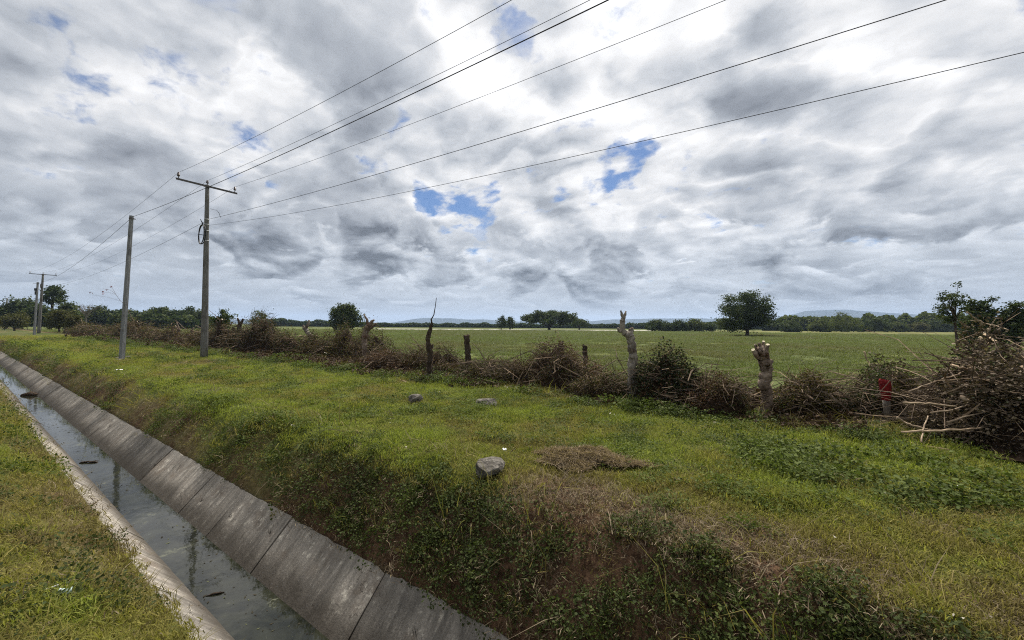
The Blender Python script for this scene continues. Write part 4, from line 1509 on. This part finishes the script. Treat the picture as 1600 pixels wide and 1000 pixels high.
def leaf_faces(n):
    i = np.arange(n, dtype=np.int32)[:, None] * 4
    return np.concatenate([i + np.array([[0, 1, 2]]), i + np.array([[0, 2, 3]])], 0).astype(np.int32)


heap(992, 1100, 560, 'dark vine-covered mound right of the forked stump', 'lv_dark', v=8.95, n=11000, leaf=.05, twigs=110, seed=2, half=.7, second=('lv_red', .22), cat='brush pile')
heap(1062, 1162, 578, 'brown bramble heap between the dark mound and the fist-shaped stump', 'lv_red', v=8.7, n=9000, leaf=.035, twigs=170, seed=3, half=.65, second=('lv_green', .25))
heap(805, 930, 540, 'tall russet heap of dry vines left of the forked stump', 'lv_red', v=9.5, n=14000, leaf=.04, twigs=240, seed=4, half=.9, peak=.75, second=('lv_green', .28))
heap(900, 985, 572, 'low brown heap with green weeds at the foot of the forked stump', 'lv_brown', v=8.9, n=9000, leaf=.04, twigs=150, seed=5, half=.7, second=('lv_green', .5))
heap(735, 835, 562, 'brown tangle of stalks right of the dark post stump', 'lv_brown', v=9.3, n=10000, leaf=.04, twigs=240, seed=6, half=.8, second=('lv_green', .38))
heap(625, 748, 550, 'brown tangle between the twisted stump and the dark post stump', 'lv_brown', v=9.6, n=12000, leaf=.045, twigs=230, seed=7, half=.8, second=('lv_green', .4))
heap(575, 660, 556, 'low red-brown litter left of the twisted stump', 'lv_red', v=9.3, n=8000, leaf=.045, twigs=160, seed=8, half=.7)
heap(492, 612, 514, 'large mound of green and brown vines below the round tree', 'lv_green', v=10.9, n=15000, leaf=.06, twigs=200, seed=9, half=1.2, peak=.7, second=('lv_brown', .42))
heap(420, 520, 524, 'brown hedge tangle around the pale short post', 'lv_brown', v=10.2, n=11000, leaf=.06, twigs=200, seed=10, half=.9, second=('lv_green', .35))
heap(372, 455, 506, 'dark high tangle of cut stems right of the crossarm pole', 'lv_dark', v=10.0, n=11000, leaf=.06, twigs=220, seed=11, half=.9, second=('lv_brown', .5))
heap(322, 385, 512, 'dark brown tangle directly behind the crossarm pole', 'lv_brown', v=10.0, n=9000, leaf=.07, twigs=180, seed=12, half=.9, second=('lv_dark', .4))
heap(236, 330, 517, 'brown cut hedge between the two near poles', 'lv_brown', v=10.2, n=11000, leaf=.08, twigs=240, seed=13, half=1.0, second=('lv_green', .25))
heap(240, 312, 541, 'low russet pile on the grass between the two near poles', 'lv_red', v=8.6, n=5000, leaf=.06, twigs=90, seed=14, half=.7, second=('lv_green', .3))
heap(176, 250, 507, 'brown cut hedge behind the square pole', 'lv_brown', v=10.4, n=11000, leaf=.10, twigs=240, seed=15, half=1.1, second=('lv_green', .3))
heap(112, 185, 510, 'brown cut hedge between the square pole and the far bushes', 'lv_brown', v=10.5, n=11000, leaf=.13, twigs=200, seed=16, half=1.2, second=('lv_green', .4), stalk=(.4, 1.2))
heap(1205, 1300, 592, 'low dark litter with pale straw right of the fist-shaped stump', 'lv_brown', v=9.3, n=8000, leaf=.04, twigs=180, seed=17, half=.7, second=('lv_green', .6))
heap(1270, 1355, 612, 'low dark brush left of the red-topped post', 'lv_dark', v=9.8, n=8000, leaf=.045, twigs=140, seed=18, half=.55, second=('lv_brown', .5))
heap(1335, 1470, 566, 'grey-green wilted vine heap behind the red-topped post', 'lv_green', v=10.1, n=13000, leaf=.05, twigs=190, seed=19, half=.9, peak=.4, second=('lv_twig', .35))

# straw heap on the verge
MAT['hay'] = leaf_mat('dry_cut_grass', [(0, (.075, .052, .034)), (.55, (.21, .155, .10)), (1, (.40, .31, .21))], .2)
MAT['strawcore'] = plain_mat('matted_straw', (.08, .058, .038), (.20, .15, .10), 30, .95, .05, .03)
sp = on(910, 738)
MB_ = MB()
rr = random.Random(33)
st = thing('dry_grass_heap', on(912, 722), 'low heap of dry cut grass right of the angular boulder', 'grass heap')
ex, ey = Vector((.96, -.28, 0)), Vector((.28, .96, 0))
nst = 7000
rs = np.random.default_rng(34)
th = rs.random(nst) * 6.283
rad = np.sqrt(rs.random(nst)) * (.95 + .30 * np.sin(th * 3 + 1) + .18 * np.sin(th * 7)) * (1 + .25 * rs.random(nst) ** 3)
sx, sy = np.cos(th) * rad * .56, np.sin(th) * rad * .27
hz_ = .10 * np.clip(1 - (rad / 1.2) ** 2, 0, 1) * (.2 + 1.5 * fbm(sx, sy, 5, 3, 4))
cen = np.stack([sx * ex.x + sy * ey.x, sx * ex.y + sy * ey.y, hz_ * (.75 + .35 * rs.random(nst)) + .03], 1)
V, F = leaf_arrays(cen, .07 + .13 * rs.random(nst), rs, .55, .045, .1)
tag(link('stalks', np_mesh('stalks', V, F, MAT['hay'], dict(tint=('POINT', 'FLOAT', np.repeat(.25 + .75 * rs.random(nst), 4).astype(np.float32)))), st), kind='stuff')
gx, gy = np.meshgrid(np.linspace(-1, 1, 14), np.linspace(-1, 1, 10), indexing='ij')
rd = np.hypot(gx, gy)
gzv = .05 * np.clip(1 - rd ** 2, 0, 1) * (.3 + 1.4 * fbm(gx, gy, 2, 3, 4)) - .015
i = np.arange(140).reshape(14, 10)
Fc = np.stack([i[:-1, :-1], i[1:, :-1], i[1:, 1:], i[:-1, 1:]], -1).reshape(-1, 4)
link('litter_core', np_mesh('litter_core', np.stack([gx * .5 * ex.x + gy * .24 * ey.x, gx * .5 * ex.y + gy * .24 * ey.y, gzv], -1).reshape(-1, 3), Fc, MAT['strawcore']), st)


# ------------------------------------------------------------------ stumps of the cut living fence
def stump(path, label, stubs=(), bark='bark', depth=None, base=None, name='cut_stump', seed=1, shoots=(), sides=10, cat='stump'):
    """path and stubs: (px, py, width px, [pale cut]) seen positions, all at the stump's own distance"""
    rr = random.Random(seed)
    b0 = on(*path[0][:2]) if depth is None else at_depth(path[0][0], path[0][1], depth)
    b0.z = gz(b0)
    Y = b0.y

    def P(a, dy=0.0):
        return at_depth(a[0], a[1], Y + dy) - b0

    def refine(pts, k=7):
        out = []
        for i in range(len(pts) - 1):
            for j in range(k):
                f = j / k
                q = pts[i][0].lerp(pts[i + 1][0], f)
                r = pts[i][1] + (pts[i + 1][1] - pts[i][1]) * f
                w = .0 if (i == 0 and j == 0) else r * .18
                out.append((q + Vector((rr.uniform(-w, w), rr.uniform(-w, w), 0)), r * rr.uniform(.90, 1.12)))
        return out + [pts[-1]]

    t = thing(name, b0, label, cat, 'stumps of the cut living fence')
    pts = refine([(P(a), px_r(a[2], Y, a[0])) for a in path])
    pts[0] = (Vector((pts[0][0].x, pts[0][0].y, -.15)), pts[0][1] * 1.15)
    m = MB()
    m.tube([p for p, _ in pts], [r for _, r in pts], sides + 5, .5, jit=.11, rnd=rr)
    m.build('trunk', MAT[bark], t, True)
    for s in stubs:
        dy = rr.uniform(-.06, .06)
        sp = refine([(P(a, dy * (i / max(1, len(s) - 1))), px_r(a[2], Y, a[0])) for i, a in enumerate(s)], 4)
        m = MB()
        m.tube([p for p, _ in sp], [r for _, r in sp], 9, .5, jit=.15, rnd=rr)
        so = m.build('stub', MAT[bark], t, True)
        if len(s[-1]) > 3:
            d = (sp[-1][0] - sp[-2][0]).normalized() - FWD * .5
            d.normalize()
            c = MB()
            c.tube([sp[-1][0] - d * .01, sp[-1][0] + d * .012], [sp[-1][1] * 1.06, sp[-1][1] * 1.02], 9, .5)
            c.build('cut_face', MAT['cutwood'], so)
    for s in shoots:
        m = MB()
        m.tube([P(a) for a in s], [px_r(a[2], Y, a[0]) for a in s], 5, .5, jit=.08, rnd=rr)
        m.build('shoot', MAT['barkdark'], t, True)
    return t


stump([(1195, 648, 19), (1200, 620, 17), (1194, 602, 18), (1198, 580, 19), (1196, 566, 21), (1191, 553, 18), (1189, 545, 17)], 'thick reddish stump with a fist of sawn stubs on top',
      [[(1187, 560, 10), (1180, 552, 8), (1177, 547, 6, 1)], [(1186, 551, 8), (1182, 543, 6), (1180.5, 539, 4.5, 1)], [(1189, 549, 8), (1187.5, 541, 6.5), (1186.5, 536, 5)],
       [(1192, 549, 8), (1192.5, 540, 6), (1193, 534, 4.5, 1)], [(1196, 551, 8), (1198, 544, 7), (1199.5, 539, 6, 1)], [(1197, 570, 9), (1203, 565, 7), (1205, 562, 5)]], 'bark', seed=2, sides=12)
stump([(989, 626, 17), (988, 600, 14), (987, 575, 13), (989, 555, 14), (986, 535, 12), (983, 523, 13)], 'tall grey stump with a two-pronged tip and a pale side cut',
      [[(984, 524, 11), (978, 522, 10), (972, 517, 9), (973, 505, 8), (973, 497, 7)], [(974, 498, 6), (971, 490, 4), (970, 485, 2)], [(974, 498, 6), (977, 490, 4), (978, 486, 2)],
       [(983, 525, 10), (986, 518, 9), (986, 514, 8, 1)], [(973, 518, 7), (967, 517, 5), (965, 512, 3)]], 'barkgrey', seed=3, sides=12)
stump([(732, 586, 10), (731, 560, 9), (730, 540, 9), (729, 524, 8)], 'short dark post stump with a ragged top in the middle of the hedge', [[(729, 530, 6), (732, 523, 4)], [(728, 530, 5), (725, 524, 3)]], 'barkdark', seed=4)
stump([(672, 592, 8), (671, 570, 8), (672, 548, 9), (668, 530, 7), (672, 516, 6), (675, 505, 4)], 'twisted dark stump with one long bare shoot pointing up', [[(669, 532, 5), (667, 523, 3)], [(673, 545, 5), (677, 538, 3)]], 'barkdark', seed=5,
      shoots=[[(675, 506, 3), (674, 499, 2.4), (678, 492, 1.8), (680, 480, 1.4), (682, 465, .9)], [(675, 504, 2), (673, 499, 1.2)]])
stump([(572, 570, 8), (570, 550, 8), (569, 530, 8), (573, 515, 9), (577, 506, 8)], 'brown stump splaying into torn branches left of the centre', [[(574, 512, 6), (581, 502, 5), (585, 500, 3)], [(576, 508, 5), (573, 498, 3.4), (568, 491, 2)], [(570, 520, 5), (580, 512, 5), (588, 505, 3)]], 'bark', depth=16.5, seed=6)
stump([(490, 552, 7), (490, 534, 7), (487, 527, 7), (480, 519, 7), (476, 512, 7)], 'bent stump with a pale elbow left of the big vine mound', [[(477, 515, 6), (482, 506, 5), (483, 500, 3)], [(476, 514, 5), (473, 508, 3)]], 'barkgrey', depth=20, seed=7)
stump([(441, 550, 5), (439, 535, 4.6), (437, 526, 4.2)], 'short pale post stuck in the brown hedge tangle', [], 'barkgrey', depth=21, seed=8)
stump([(376, 548, 7), (375, 530, 7), (374, 512, 8), (376, 503, 7)], 'dark knotted stump right of the leafy sapling', [[(375, 508, 5), (371, 497, 3, 1)], [(376, 506, 5), (380, 498, 3)]], 'barkdark', depth=23, seed=9)
stump([(338, 546, 7), (338, 528, 6), (341, 514, 7), (343, 505, 6)], 'dark slender stump just right of the crossarm pole', [[(342, 508, 5), (347, 499, 3, 1)], [(342, 509, 4), (337, 501, 3)]], 'barkdark', depth=24, seed=10)
stump([(300, 534, 5), (300, 522, 5), (300, 515, 5)], 'small reddish stump left of the crossarm pole', [[(300, 517, 3), (302, 512, 2)]], 'bark', depth=29, seed=11)
stump([(278, 534, 5), (279, 522, 5), (280, 514, 6)], 'small stump with two pale sticks between the near poles', [[(279, 517, 3), (274, 509, 2.2, 1)], [(280, 516, 3), (276, 503, 2)]], 'bark', depth=30, seed=12)
stump([(217, 528, 6), (217, 515, 6), (215, 506, 6)], 'dark stump just right of the square pole', [[(216, 508, 4), (214, 503, 3, 1)]], 'barkdark', depth=38, seed=13)
stump([(205, 528, 5), (205, 515, 6), (204, 506, 5)], 'dark stump close behind the square pole', [[(204, 508, 4), (202, 503, 3, 1)]], 'barkdark', depth=39, seed=14)
stump([(878, 566, 8), (877, 548, 8), (876, 535, 8)], 'short dark stump top sticking out of the russet vines', [[(877, 540, 5), (880, 533, 3)]], 'barkdark', depth=13.2, seed=15)
stump([(915, 570, 8), (914, 552, 8), (914, 540, 7)], 'dark stump top behind the low brown heap', [[(914, 545, 5), (911, 538, 3)]], 'barkdark', depth=13, seed=16)

# red topped post
MAT['redpaint'] = plain_mat('faded_red_paint', (.10, .006, .008), (.22, .016, .016), 16, .8, .15)
rpb = on(1386, 658)
rp = thing('painted_post', rpb, 'short grey post with its upper half painted red', 'post')
Yp = rpb.y
pp = lambda a, b_: at_depth(a, b_, Yp) - rpb
m = MB()
m.tube([pp(1386.5, 662), pp(1386, 640), pp(1384.5, 622)], [px_r(13, Yp, 1384), px_r(12, Yp, 1384), px_r(14, Yp, 1384)], 12, .5, jit=.06)
m.build('post', MAT['barkgrey'], rp, True)
m = MB()
m.tube([pp(1384.8, 625), pp(1384.3, 618), pp(1384, 612), pp(1383, 606), pp(1382.5, 600), pp(1382, 595), pp(1382.3, 593)], [px_r(14.6, Yp, 1384), px_r(16, Yp, 1384), px_r(17.4, Yp, 1384), px_r(18.6, Yp, 1384), px_r(19.6, Yp, 1384), px_r(19.4, Yp, 1384), px_r(16, Yp, 1384)], 13, .5, jit=.10, rnd=random.Random(3))
tag(m.build('painted_top', MAT['redpaint'], rp), 'faded red painted upper half')

# ------------------------------------------------------------------ brush pile at the right
pile = heap(1485, 1800, 520, 'high pile of cut branches and twigs at the right edge', 'lv_twig', v=8.9, half=1.3, n=34000, leaf=.055, twigs=800, seed=41, H=1.72, peak=.55, name='branch_pile', group='piles of cut branches', stalk=(.3, 1.1), second=('lv_dark', .12))
heap(1425, 1580, 620, 'low front apron of the branch pile right of the red-topped post', 'lv_twig', v=9.0, half=1.0, n=20000, leaf=.045, twigs=420, seed=42, H=.78, peak=.8, name='branch_pile', group='piles of cut branches', stalk=(.3, 1.0), second=('lv_brown', .25))


def pile_depth(py):
    return float(np.interp(py, [500, 540, 575, 605, 640, 680, 705], [8.3, 7.1, 6.3, 6.0, 5.7, 5.45, 5.25]))


BR = [([(1511, 488), (1522, 497), (1536, 504), (1556, 509), (1576, 516)], 3.0, .55, 'long bare branch slanting up out of the branch pile', 1),
      ([(1538, 522), (1549, 529), (1559, 536)], 5.0, .95, 'pale thick stick near the top of the branch pile', 1),
      ([(1532, 528), (1541, 533), (1550, 538)], 5.0, .95, 'pale peeled stick just left of the thick pale one', 1),
      ([(1504, 568), (1520, 571), (1537, 572)], 3.6, 1.0, 'short straight pale stick halfway up the branch pile', 1),
      ([(1487, 570), (1500, 574), (1516, 577), (1545, 579), (1577, 582)], 4.4, .85, 'long pale branch lying level halfway up the pile', 1),
      ([(1517, 575), (1545, 574), (1577, 575)], 4.6, .8, 'pale branch lying on the long level one', 1),
      ([(1510, 600), (1530, 602), (1550, 605), (1580, 604)], 5.0, .8, 'pale forked-looking branch at mid height of the pile', 1),
      ([(1530, 606), (1556, 604), (1585, 598)], 3.6, .85, 'pale branch crossing the mid-height one', 1),
      ([(1411, 629), (1430, 629), (1452, 631), (1495, 635)], 3.4, .7, 'grey branch pointing left from the pile towards the red-topped post', 1),
      ([(1408, 675), (1440, 674), (1469, 673), (1500, 672), (1527, 669), (1570, 663), (1650, 652)], 3.6, .75, 'long curved branch along the foot of the pile', 1),
      ([(1359, 673), (1375, 680), (1396, 688), (1420, 694), (1440, 698), (1483, 705)], 2.8, .95, 'long pale stick lying in the grass before the pile', 0),
      ([(1440, 691), (1441, 678), (1445, 664), (1450, 650)], 2.6, .55, 'short upright stick leaning on the foot of the pile', 1),
      ([(1338, 661), (1370, 660), (1400, 658)], 3.0, .55, 'dark red stick lying at the foot of the red-topped post', 0),
      ([(1402, 652), (1412, 659), (1425, 665), (1457, 673)], 3.6, .55, 'brown stick slanting down right of the red-topped post', 1),
      ([(1400, 575), (1416, 578), (1434, 585), (1458, 598)], 2.0, .8, 'thin pale vine arching over the wilted heap', 1),
      ([(1350, 549), (1353, 558), (1357, 567)], 2.4, .9, 'short pale stick poking up from the wilted vine heap', 2),
      ([(1332, 656), (1352, 650), (1374, 642)], 2.6, .6, 'stick leaning towards the red-topped post from the left', 0),
      ([(1243, 622), (1270, 618), (1296, 613)], 2.2, .8, 'thin pale stick between the fist-shaped stump and the post', 3),
      ([(1472, 593), (1490, 588), (1508, 580)], 3.2, .6, 'brown stick rising right at the left face of the pile', 1),
      ([(1420, 612), (1440, 604), (1470, 594)], 2.6, .5, 'brown stick in the shadow behind the pile apron', 1),
      ([(1455, 645), (1490, 640), (1530, 628), (1545, 620)], 3.0, .5, 'brown branch bending up across the lower pile', 1),
      ([(1480, 660), (1520, 648), (1560, 640)], 3.0, .45, 'dark branch sloping up across the pile foot', 1),
      ([(1540, 555), (1560, 545), (1590, 536)], 5.5, .25, 'dark thick branch near the top right of the pile', 1),
      ([(1500, 620), (1508, 624), (1516, 627)], 7.0, .5, 'sawn log end facing out of the pile', 1),
      ([(1597, 690), (1592, 660), (1588, 632), (1594, 612), (1604, 590), (1612, 545), (1618, 520)], 13.0, .30, 'thick dark trunk standing in the pile at the picture edge', 1),
      ([(588, 583), (612, 590), (640, 600)], 2.4, .8, 'pale stick in the grass left of the twisted stump', 0),
      ([(640, 585), (655, 594), (668, 590)], 2.0, .8, 'pale bent stick at the foot of the twisted stump', 0),
      ([(748, 584), (757, 592), (768, 600), (778, 606)], 2.6, .95, 'long pale stick sloping down right of the dark post stump', 0),
      ([(975, 628), (984, 634), (996, 642)], 2.4, .6, 'dark stick lying at the foot of the forked stump', 0),
      ([(905, 600), (918, 606), (932, 618)], 2.2, .8, 'pale stick in the weeds left of the forked stump', 0)]
rr = random.Random(77)
for i, (pts, w, tint, lab, mode) in enumerate(BR):
    P3 = []
    for k, (a, b_) in enumerate(pts):
        if mode == 0:
            q = on(a, b_)
            q.z += .02
        elif mode == 1:
            q = at_depth(a, b_, pile_depth(b_) + .12 * math.sin(k + i) - .25)
        elif mode == 2:
            q = at_depth(a, b_, 8.6)
        else:
            q = at_depth(a, b_, 7.6)
        P3.append(q)
    if i == 24:
        P3 = [at_depth(a, b_, 5.55) for a, b_ in pts]
    o0 = P3[0].copy()
    Y = sum(p.y for p in P3) / len(P3)
    # extra points with small kinks
    Q = []
    for k in range(len(P3) - 1):
        for j in range(3):
            f = j / 3
            jj = px_r(w, Y) * (.6 if (k or j) else 0)
            Q.append(P3[k].lerp(P3[k + 1], f) - o0 + Vector((rr.uniform(-jj, jj), rr.uniform(-jj, jj), rr.uniform(-jj, jj))))
    Q.append(P3[-1] - o0)
    R0 = px_r(w, Y, pts[0][0]) * 1.3
    rad = [R0 * (1 - .35 * k / (len(Q) - 1)) * rr.uniform(.9, 1.1) for k in range(len(Q))]
    m = MB()
    m.tube(Q, rad, 7, tint, jit=.06, rnd=rr)
    bo = thing('cut_branch', o0, lab, 'branch', 'loose cut branches')
    m.build('wood', MAT['barkdark' if i in (22, 24) else 'wood'], bo, True)
    if i in (1, 2, 23, 3):
        c = MB()
        e = -1 if i == 23 else 0
        d = (Q[-1] - Q[-2]).normalized() if e else (Q[0] - Q[1]).normalized()
        d = (d - FWD * (1.2 if i == 23 else .2)).normalized()
        c.tube([Q[e] - d * .01, Q[e] + d * .012], [rad[e] * 1.1] * 2, 9, .5)
        c.build('cut_face', MAT['cutwood'], bo)

# slender shoot with red leaves behind the square pole
sb = at_depth(214, 528, 34)
sb.z = gz(sb)
ss_ = thing('slender_shoot', sb, 'tall thin shoot bending left with a few red leaves behind the square pole', 'plant')
m = MB()
sp3 = [at_depth(a, b_, 34) - sb for a, b_ in ((214, 526), (208, 500), (196, 477), (188, 470), (181, 460), (175, 449))]
m.tube(sp3, [.03, .024, .017, .013, .010, .007], 5, .4)
for a, b_, c, d in ((181, 460, 168, 452), (181, 460, 160, 457), (188, 470, 146, 461), (146, 461, 141, 456)):
    m.tube([at_depth(a, b_, 34) - sb, at_depth((a + c) / 2, (b_ + d) / 2 - 1.5, 34) - sb, at_depth(c, d, 34) - sb], [.009, .007, .005], 4, .4)
m.build('stem', MAT['twig'], ss_)
MAT['redleaf'] = leaf_mat('red_leaves', [(0, (.10, .02, .02)), (1, (.26, .05, .05))], .3)
rs = np.random.default_rng(5)
lp = np.array([list(at_depth(a + rs.normal() * 1.2, b_ + rs.normal() * 1.6, 34) - sb) for a, b_ in [(161, 458)] * 9 + [(167, 453)] * 5 + [(174, 449)] * 6 + [(143, 457)] * 2])
V, F = leaf_arrays(lp, .10 + .10 * rs.random(len(lp)), rs, .0, .5, .2)
link('leaves', np_mesh('leaves', V, F, MAT['redleaf'], dict(tint=('POINT', 'FLOAT', np.repeat(rs.random(len(lp)), 4).astype(np.float32)))), ss_)

# ------------------------------------------------------------------ litter and floating things
MAT['whiteplastic'] = plain_mat('white_plastic', (.62, .60, .58), (.80, .79, .77), 20, .5, .3)
MAT['pinkplastic'] = plain_mat('pale_pink_plastic', (.70, .52, .55), (.80, .68, .70), 20, .4, .4)
MAT['greenplastic'] = plain_mat('pale_green_plastic', (.30, .40, .34), (.46, .56, .50), 20, .35, .4)


def scrap(px, py, w, seed, label, mat, name='litter_scrap', sides=(6, 4), h=.35, parts=None):
    rs = np.random.default_rng(seed)
    g = 5
    S, T = np.meshgrid(np.linspace(-.5, .5, g), np.linspace(-.5, .5, g), indexing='ij')
    V = np.stack([S * w * (1 + .3 * rs.random((g, g))), T * w * .6 + rs.normal(size=(g, g)) * w * .06, .02 + w * h * rs.random((g, g))], -1).reshape(-1, 3)
    i = np.arange(g * g).reshape(g, g)
    F = np.stack([i[:-1, :-1], i[1:, :-1], i[1:, 1:], i[:-1, 1:]], -1).reshape(-1, 4)
    o = link(name, np_mesh(name, V, F, MAT[mat]), loc=on(px, py) + Vector((0, 0, .035)))
    md = o.modifiers.new('thickness', 'SOLIDIFY')
    md.thickness = .003
    o.rotation_euler.z = seed * 1.3
    return tag(o, label, 'litter', 'scraps of litter')


# spoon-like plastic piece: bowl and handle
lo = on(70, 932)
ls = thing('plastic_spoon', lo + Vector((0, 0, .05)), 'pale pink and white plastic spoon in the near grass at lower left', 'litter')
m = MB()
m.tube([(-.028, 0, .0), (-.022, 0, .002), (-.004, 0, .003), (.010, 0, .002), (.018, 0, .002)], [.003, .011, .015, .010, .004], 10, .5)
for v_ in m.v:
    v_.z *= .35
m.build('bowl', MAT['pinkplastic'], ls, True)
m = MB()
m.tube([(.016, 0, .002), (.045, .006, .012), (.075, .014, .022)], [.004, .0045, .003], 6, .5)
m.build('handle', MAT['whiteplastic'], ls, True)
scrap(101, 943, .055, 3, 'pale green plastic shard standing in the near grass', 'greenplastic', h=1.1)
scrap(1500, 769, .05, 5, 'white scrap in the weeds at the right, below the branch pile', 'whiteplastic')
scrap(1007, 640, .10, 6, 'white scrap at the edge of the grass by the forked stump', 'whiteplastic')
scrap(788, 711, .045, 7, 'white torn scrap just behind the angular boulder', 'whiteplastic', h=.8)
scrap(186, 580, .14, 8, 'white scrap on the bank below the square pole', 'whiteplastic')

# pale dry leaves strewn along the hedge
MAT['paleleaf'] = leaf_mat('pale_fallen_leaves', [(0, (.16, .13, .09)), (.6, (.34, .30, .24)), (1, (.58, .56, .50))], .1)
P_PALE = proto_set('fallen_leaf_bits', [weed_proto(2, .25, .03, .055, prs, MAT['paleleaf'], .7) for _ in range(4)])
u, v, r = polar(2600, 3, 40, 1.3)
keep = (v > 6.8) & (v < 10.3) & (rng.random(len(u)) < np.where(v > 8, .55, .18))
u2, v2, r2 = polar(160, 3, 14, 1.1)
k2 = (v2 > 3.2) & (v2 < 7)
u, v = np.concatenate([u[keep], u2[k2]]), np.concatenate([v[keep], v2[k2]])
pos, rot = place(u, v, .3, .03)
pos[:, 2] += np.where(v > 8.6, rng.random(len(u)) * .35, 0)
scatter('fallen_leaves', P_PALE, pos, rot, sc3((.5 + .6 * rng.random(len(u))) * np.where(v < 7, .5, 1), 1.0), rng.random(len(u)), 'pale dry leaves and chips strewn along the cut hedge', 'leaves')

# things in the water
def on_water(px, py):
    return at(px, py, Z_WAT)


q = on_water(139, 723)
m = MB()
m.tube([(-.17, -.03, .0), (-.12, -.02, .012), (-.03, .012, .018), (.05, .0, .014), (.11, .02, .016), (.19, .0, .0)], [.012, .020, .016, .021, .014, .006], 7, .3, jit=.25)
m.tube([(.02, .0, .015), (.06, .07, .02), (.08, .12, .0)], [.010, .007, .004], 5, .3, jit=.2)
tag(m.build('floating_log', MAT['barkdark'], None, True, q), 'short dark piece of wood floating in the channel', 'driftwood')
q = on_water(335, 929)
m = MB()
m.tube([(-.07, -.03, .0), (-.01, .0, .012), (.05, .015, .01), (.085, .035, .004)], [.006, .010, .009, .004], 7, .3, jit=.1)
m.tube([(.02, .005, .01), (.04, .04, .006)], [.006, .003], 6, .3)
tag(m.build('floating_stick', MAT['barkdark'], None, True, q), 'crooked dark stick floating in the near channel water', 'driftwood')
q = on_water(48, 618)
m = MB()
m.tube([(-.25, -.1, .0), (0, 0, .06), (.22, .08, .02)], [.06, .11, .05], 8, .3, jit=.2)
m.tube([(-.1, .3, .0), (.1, .36, .04), (.3, .4, .0)], [.04, .07, .03], 8, .3, jit=.2)
tag(m.build('floating_debris', MAT['barkdark'], None, True, q), 'dark clump of debris caught in the far channel water', 'driftwood')
MAT['wetleaf'] = leaf_mat('floating_bits', [(0, (.012, .010, .007)), (.7, (.035, .030, .018)), (1, (.11, .12, .06))], .05)
nf = 1500
uf = 1.2 + 48 * rng.random(nf) ** 1.7
vf = V_LW - .0 + (V_RW - V_LW) * rng.random(nf)
kf = fbm(uf, vf * 2.5, 1.5, 4, 131) > .50
uf, vf = uf[kf], vf[kf]
cen = np.stack([uf * DIR.x + vf * PER.x, uf * DIR.y + vf * PER.y, np.full(len(uf), Z_WAT + .003)], 1)
nr_ = np.tile(np.array([[0, 0, 1.0]]), (len(uf), 1)) + rng.normal(size=(len(uf), 3)) * .05
sz = (.008 + .035 * rng.random(len(uf)) ** 2) * (1 + uf / 14)
V, F = leaf_arrays(cen, sz, rng, .98, .4, .02, nr_)
V[:, 2] = np.maximum(V[:, 2], Z_WAT + .002)
tag(link('floating_leaves', np_mesh('floating_leaves', V, F, MAT['wetleaf'], dict(tint=('POINT', 'FLOAT', np.repeat(rng.random(len(uf)), 4).astype(np.float32))))), 'dark leaves and scum drifting on the channel water', 'floating leaves', kind='stuff')

# ------------------------------------------------------------------ air
hm = bpy.data.materials.new('air')
hm.use_nodes = True
ht = NT(hm.node_tree)
ht.n.clear()
pv = ht.new('ShaderNodeVolumePrincipled', **{'Color': (.55, .72, 1.0), 'Density': .00015, 'Anisotropy': .3})
ht.new('ShaderNodeOutputMaterial', Volume=pv.outputs[0])
HB = 7700
HT = max(max((o.matrix_world @ Vector(c)).z for c in o.bound_box) for o in COL.objects if o.type == 'MESH' and o.name.startswith('hills')) + 5
hb = MB()
hb.box((0, 0, HT / 2 - 1.5), (HB * 2, HB * 2, HT + 3))
tag(hb.build('haze', hm), 'thin pale haze in the air over the plain', 'haze', kind='stuff')
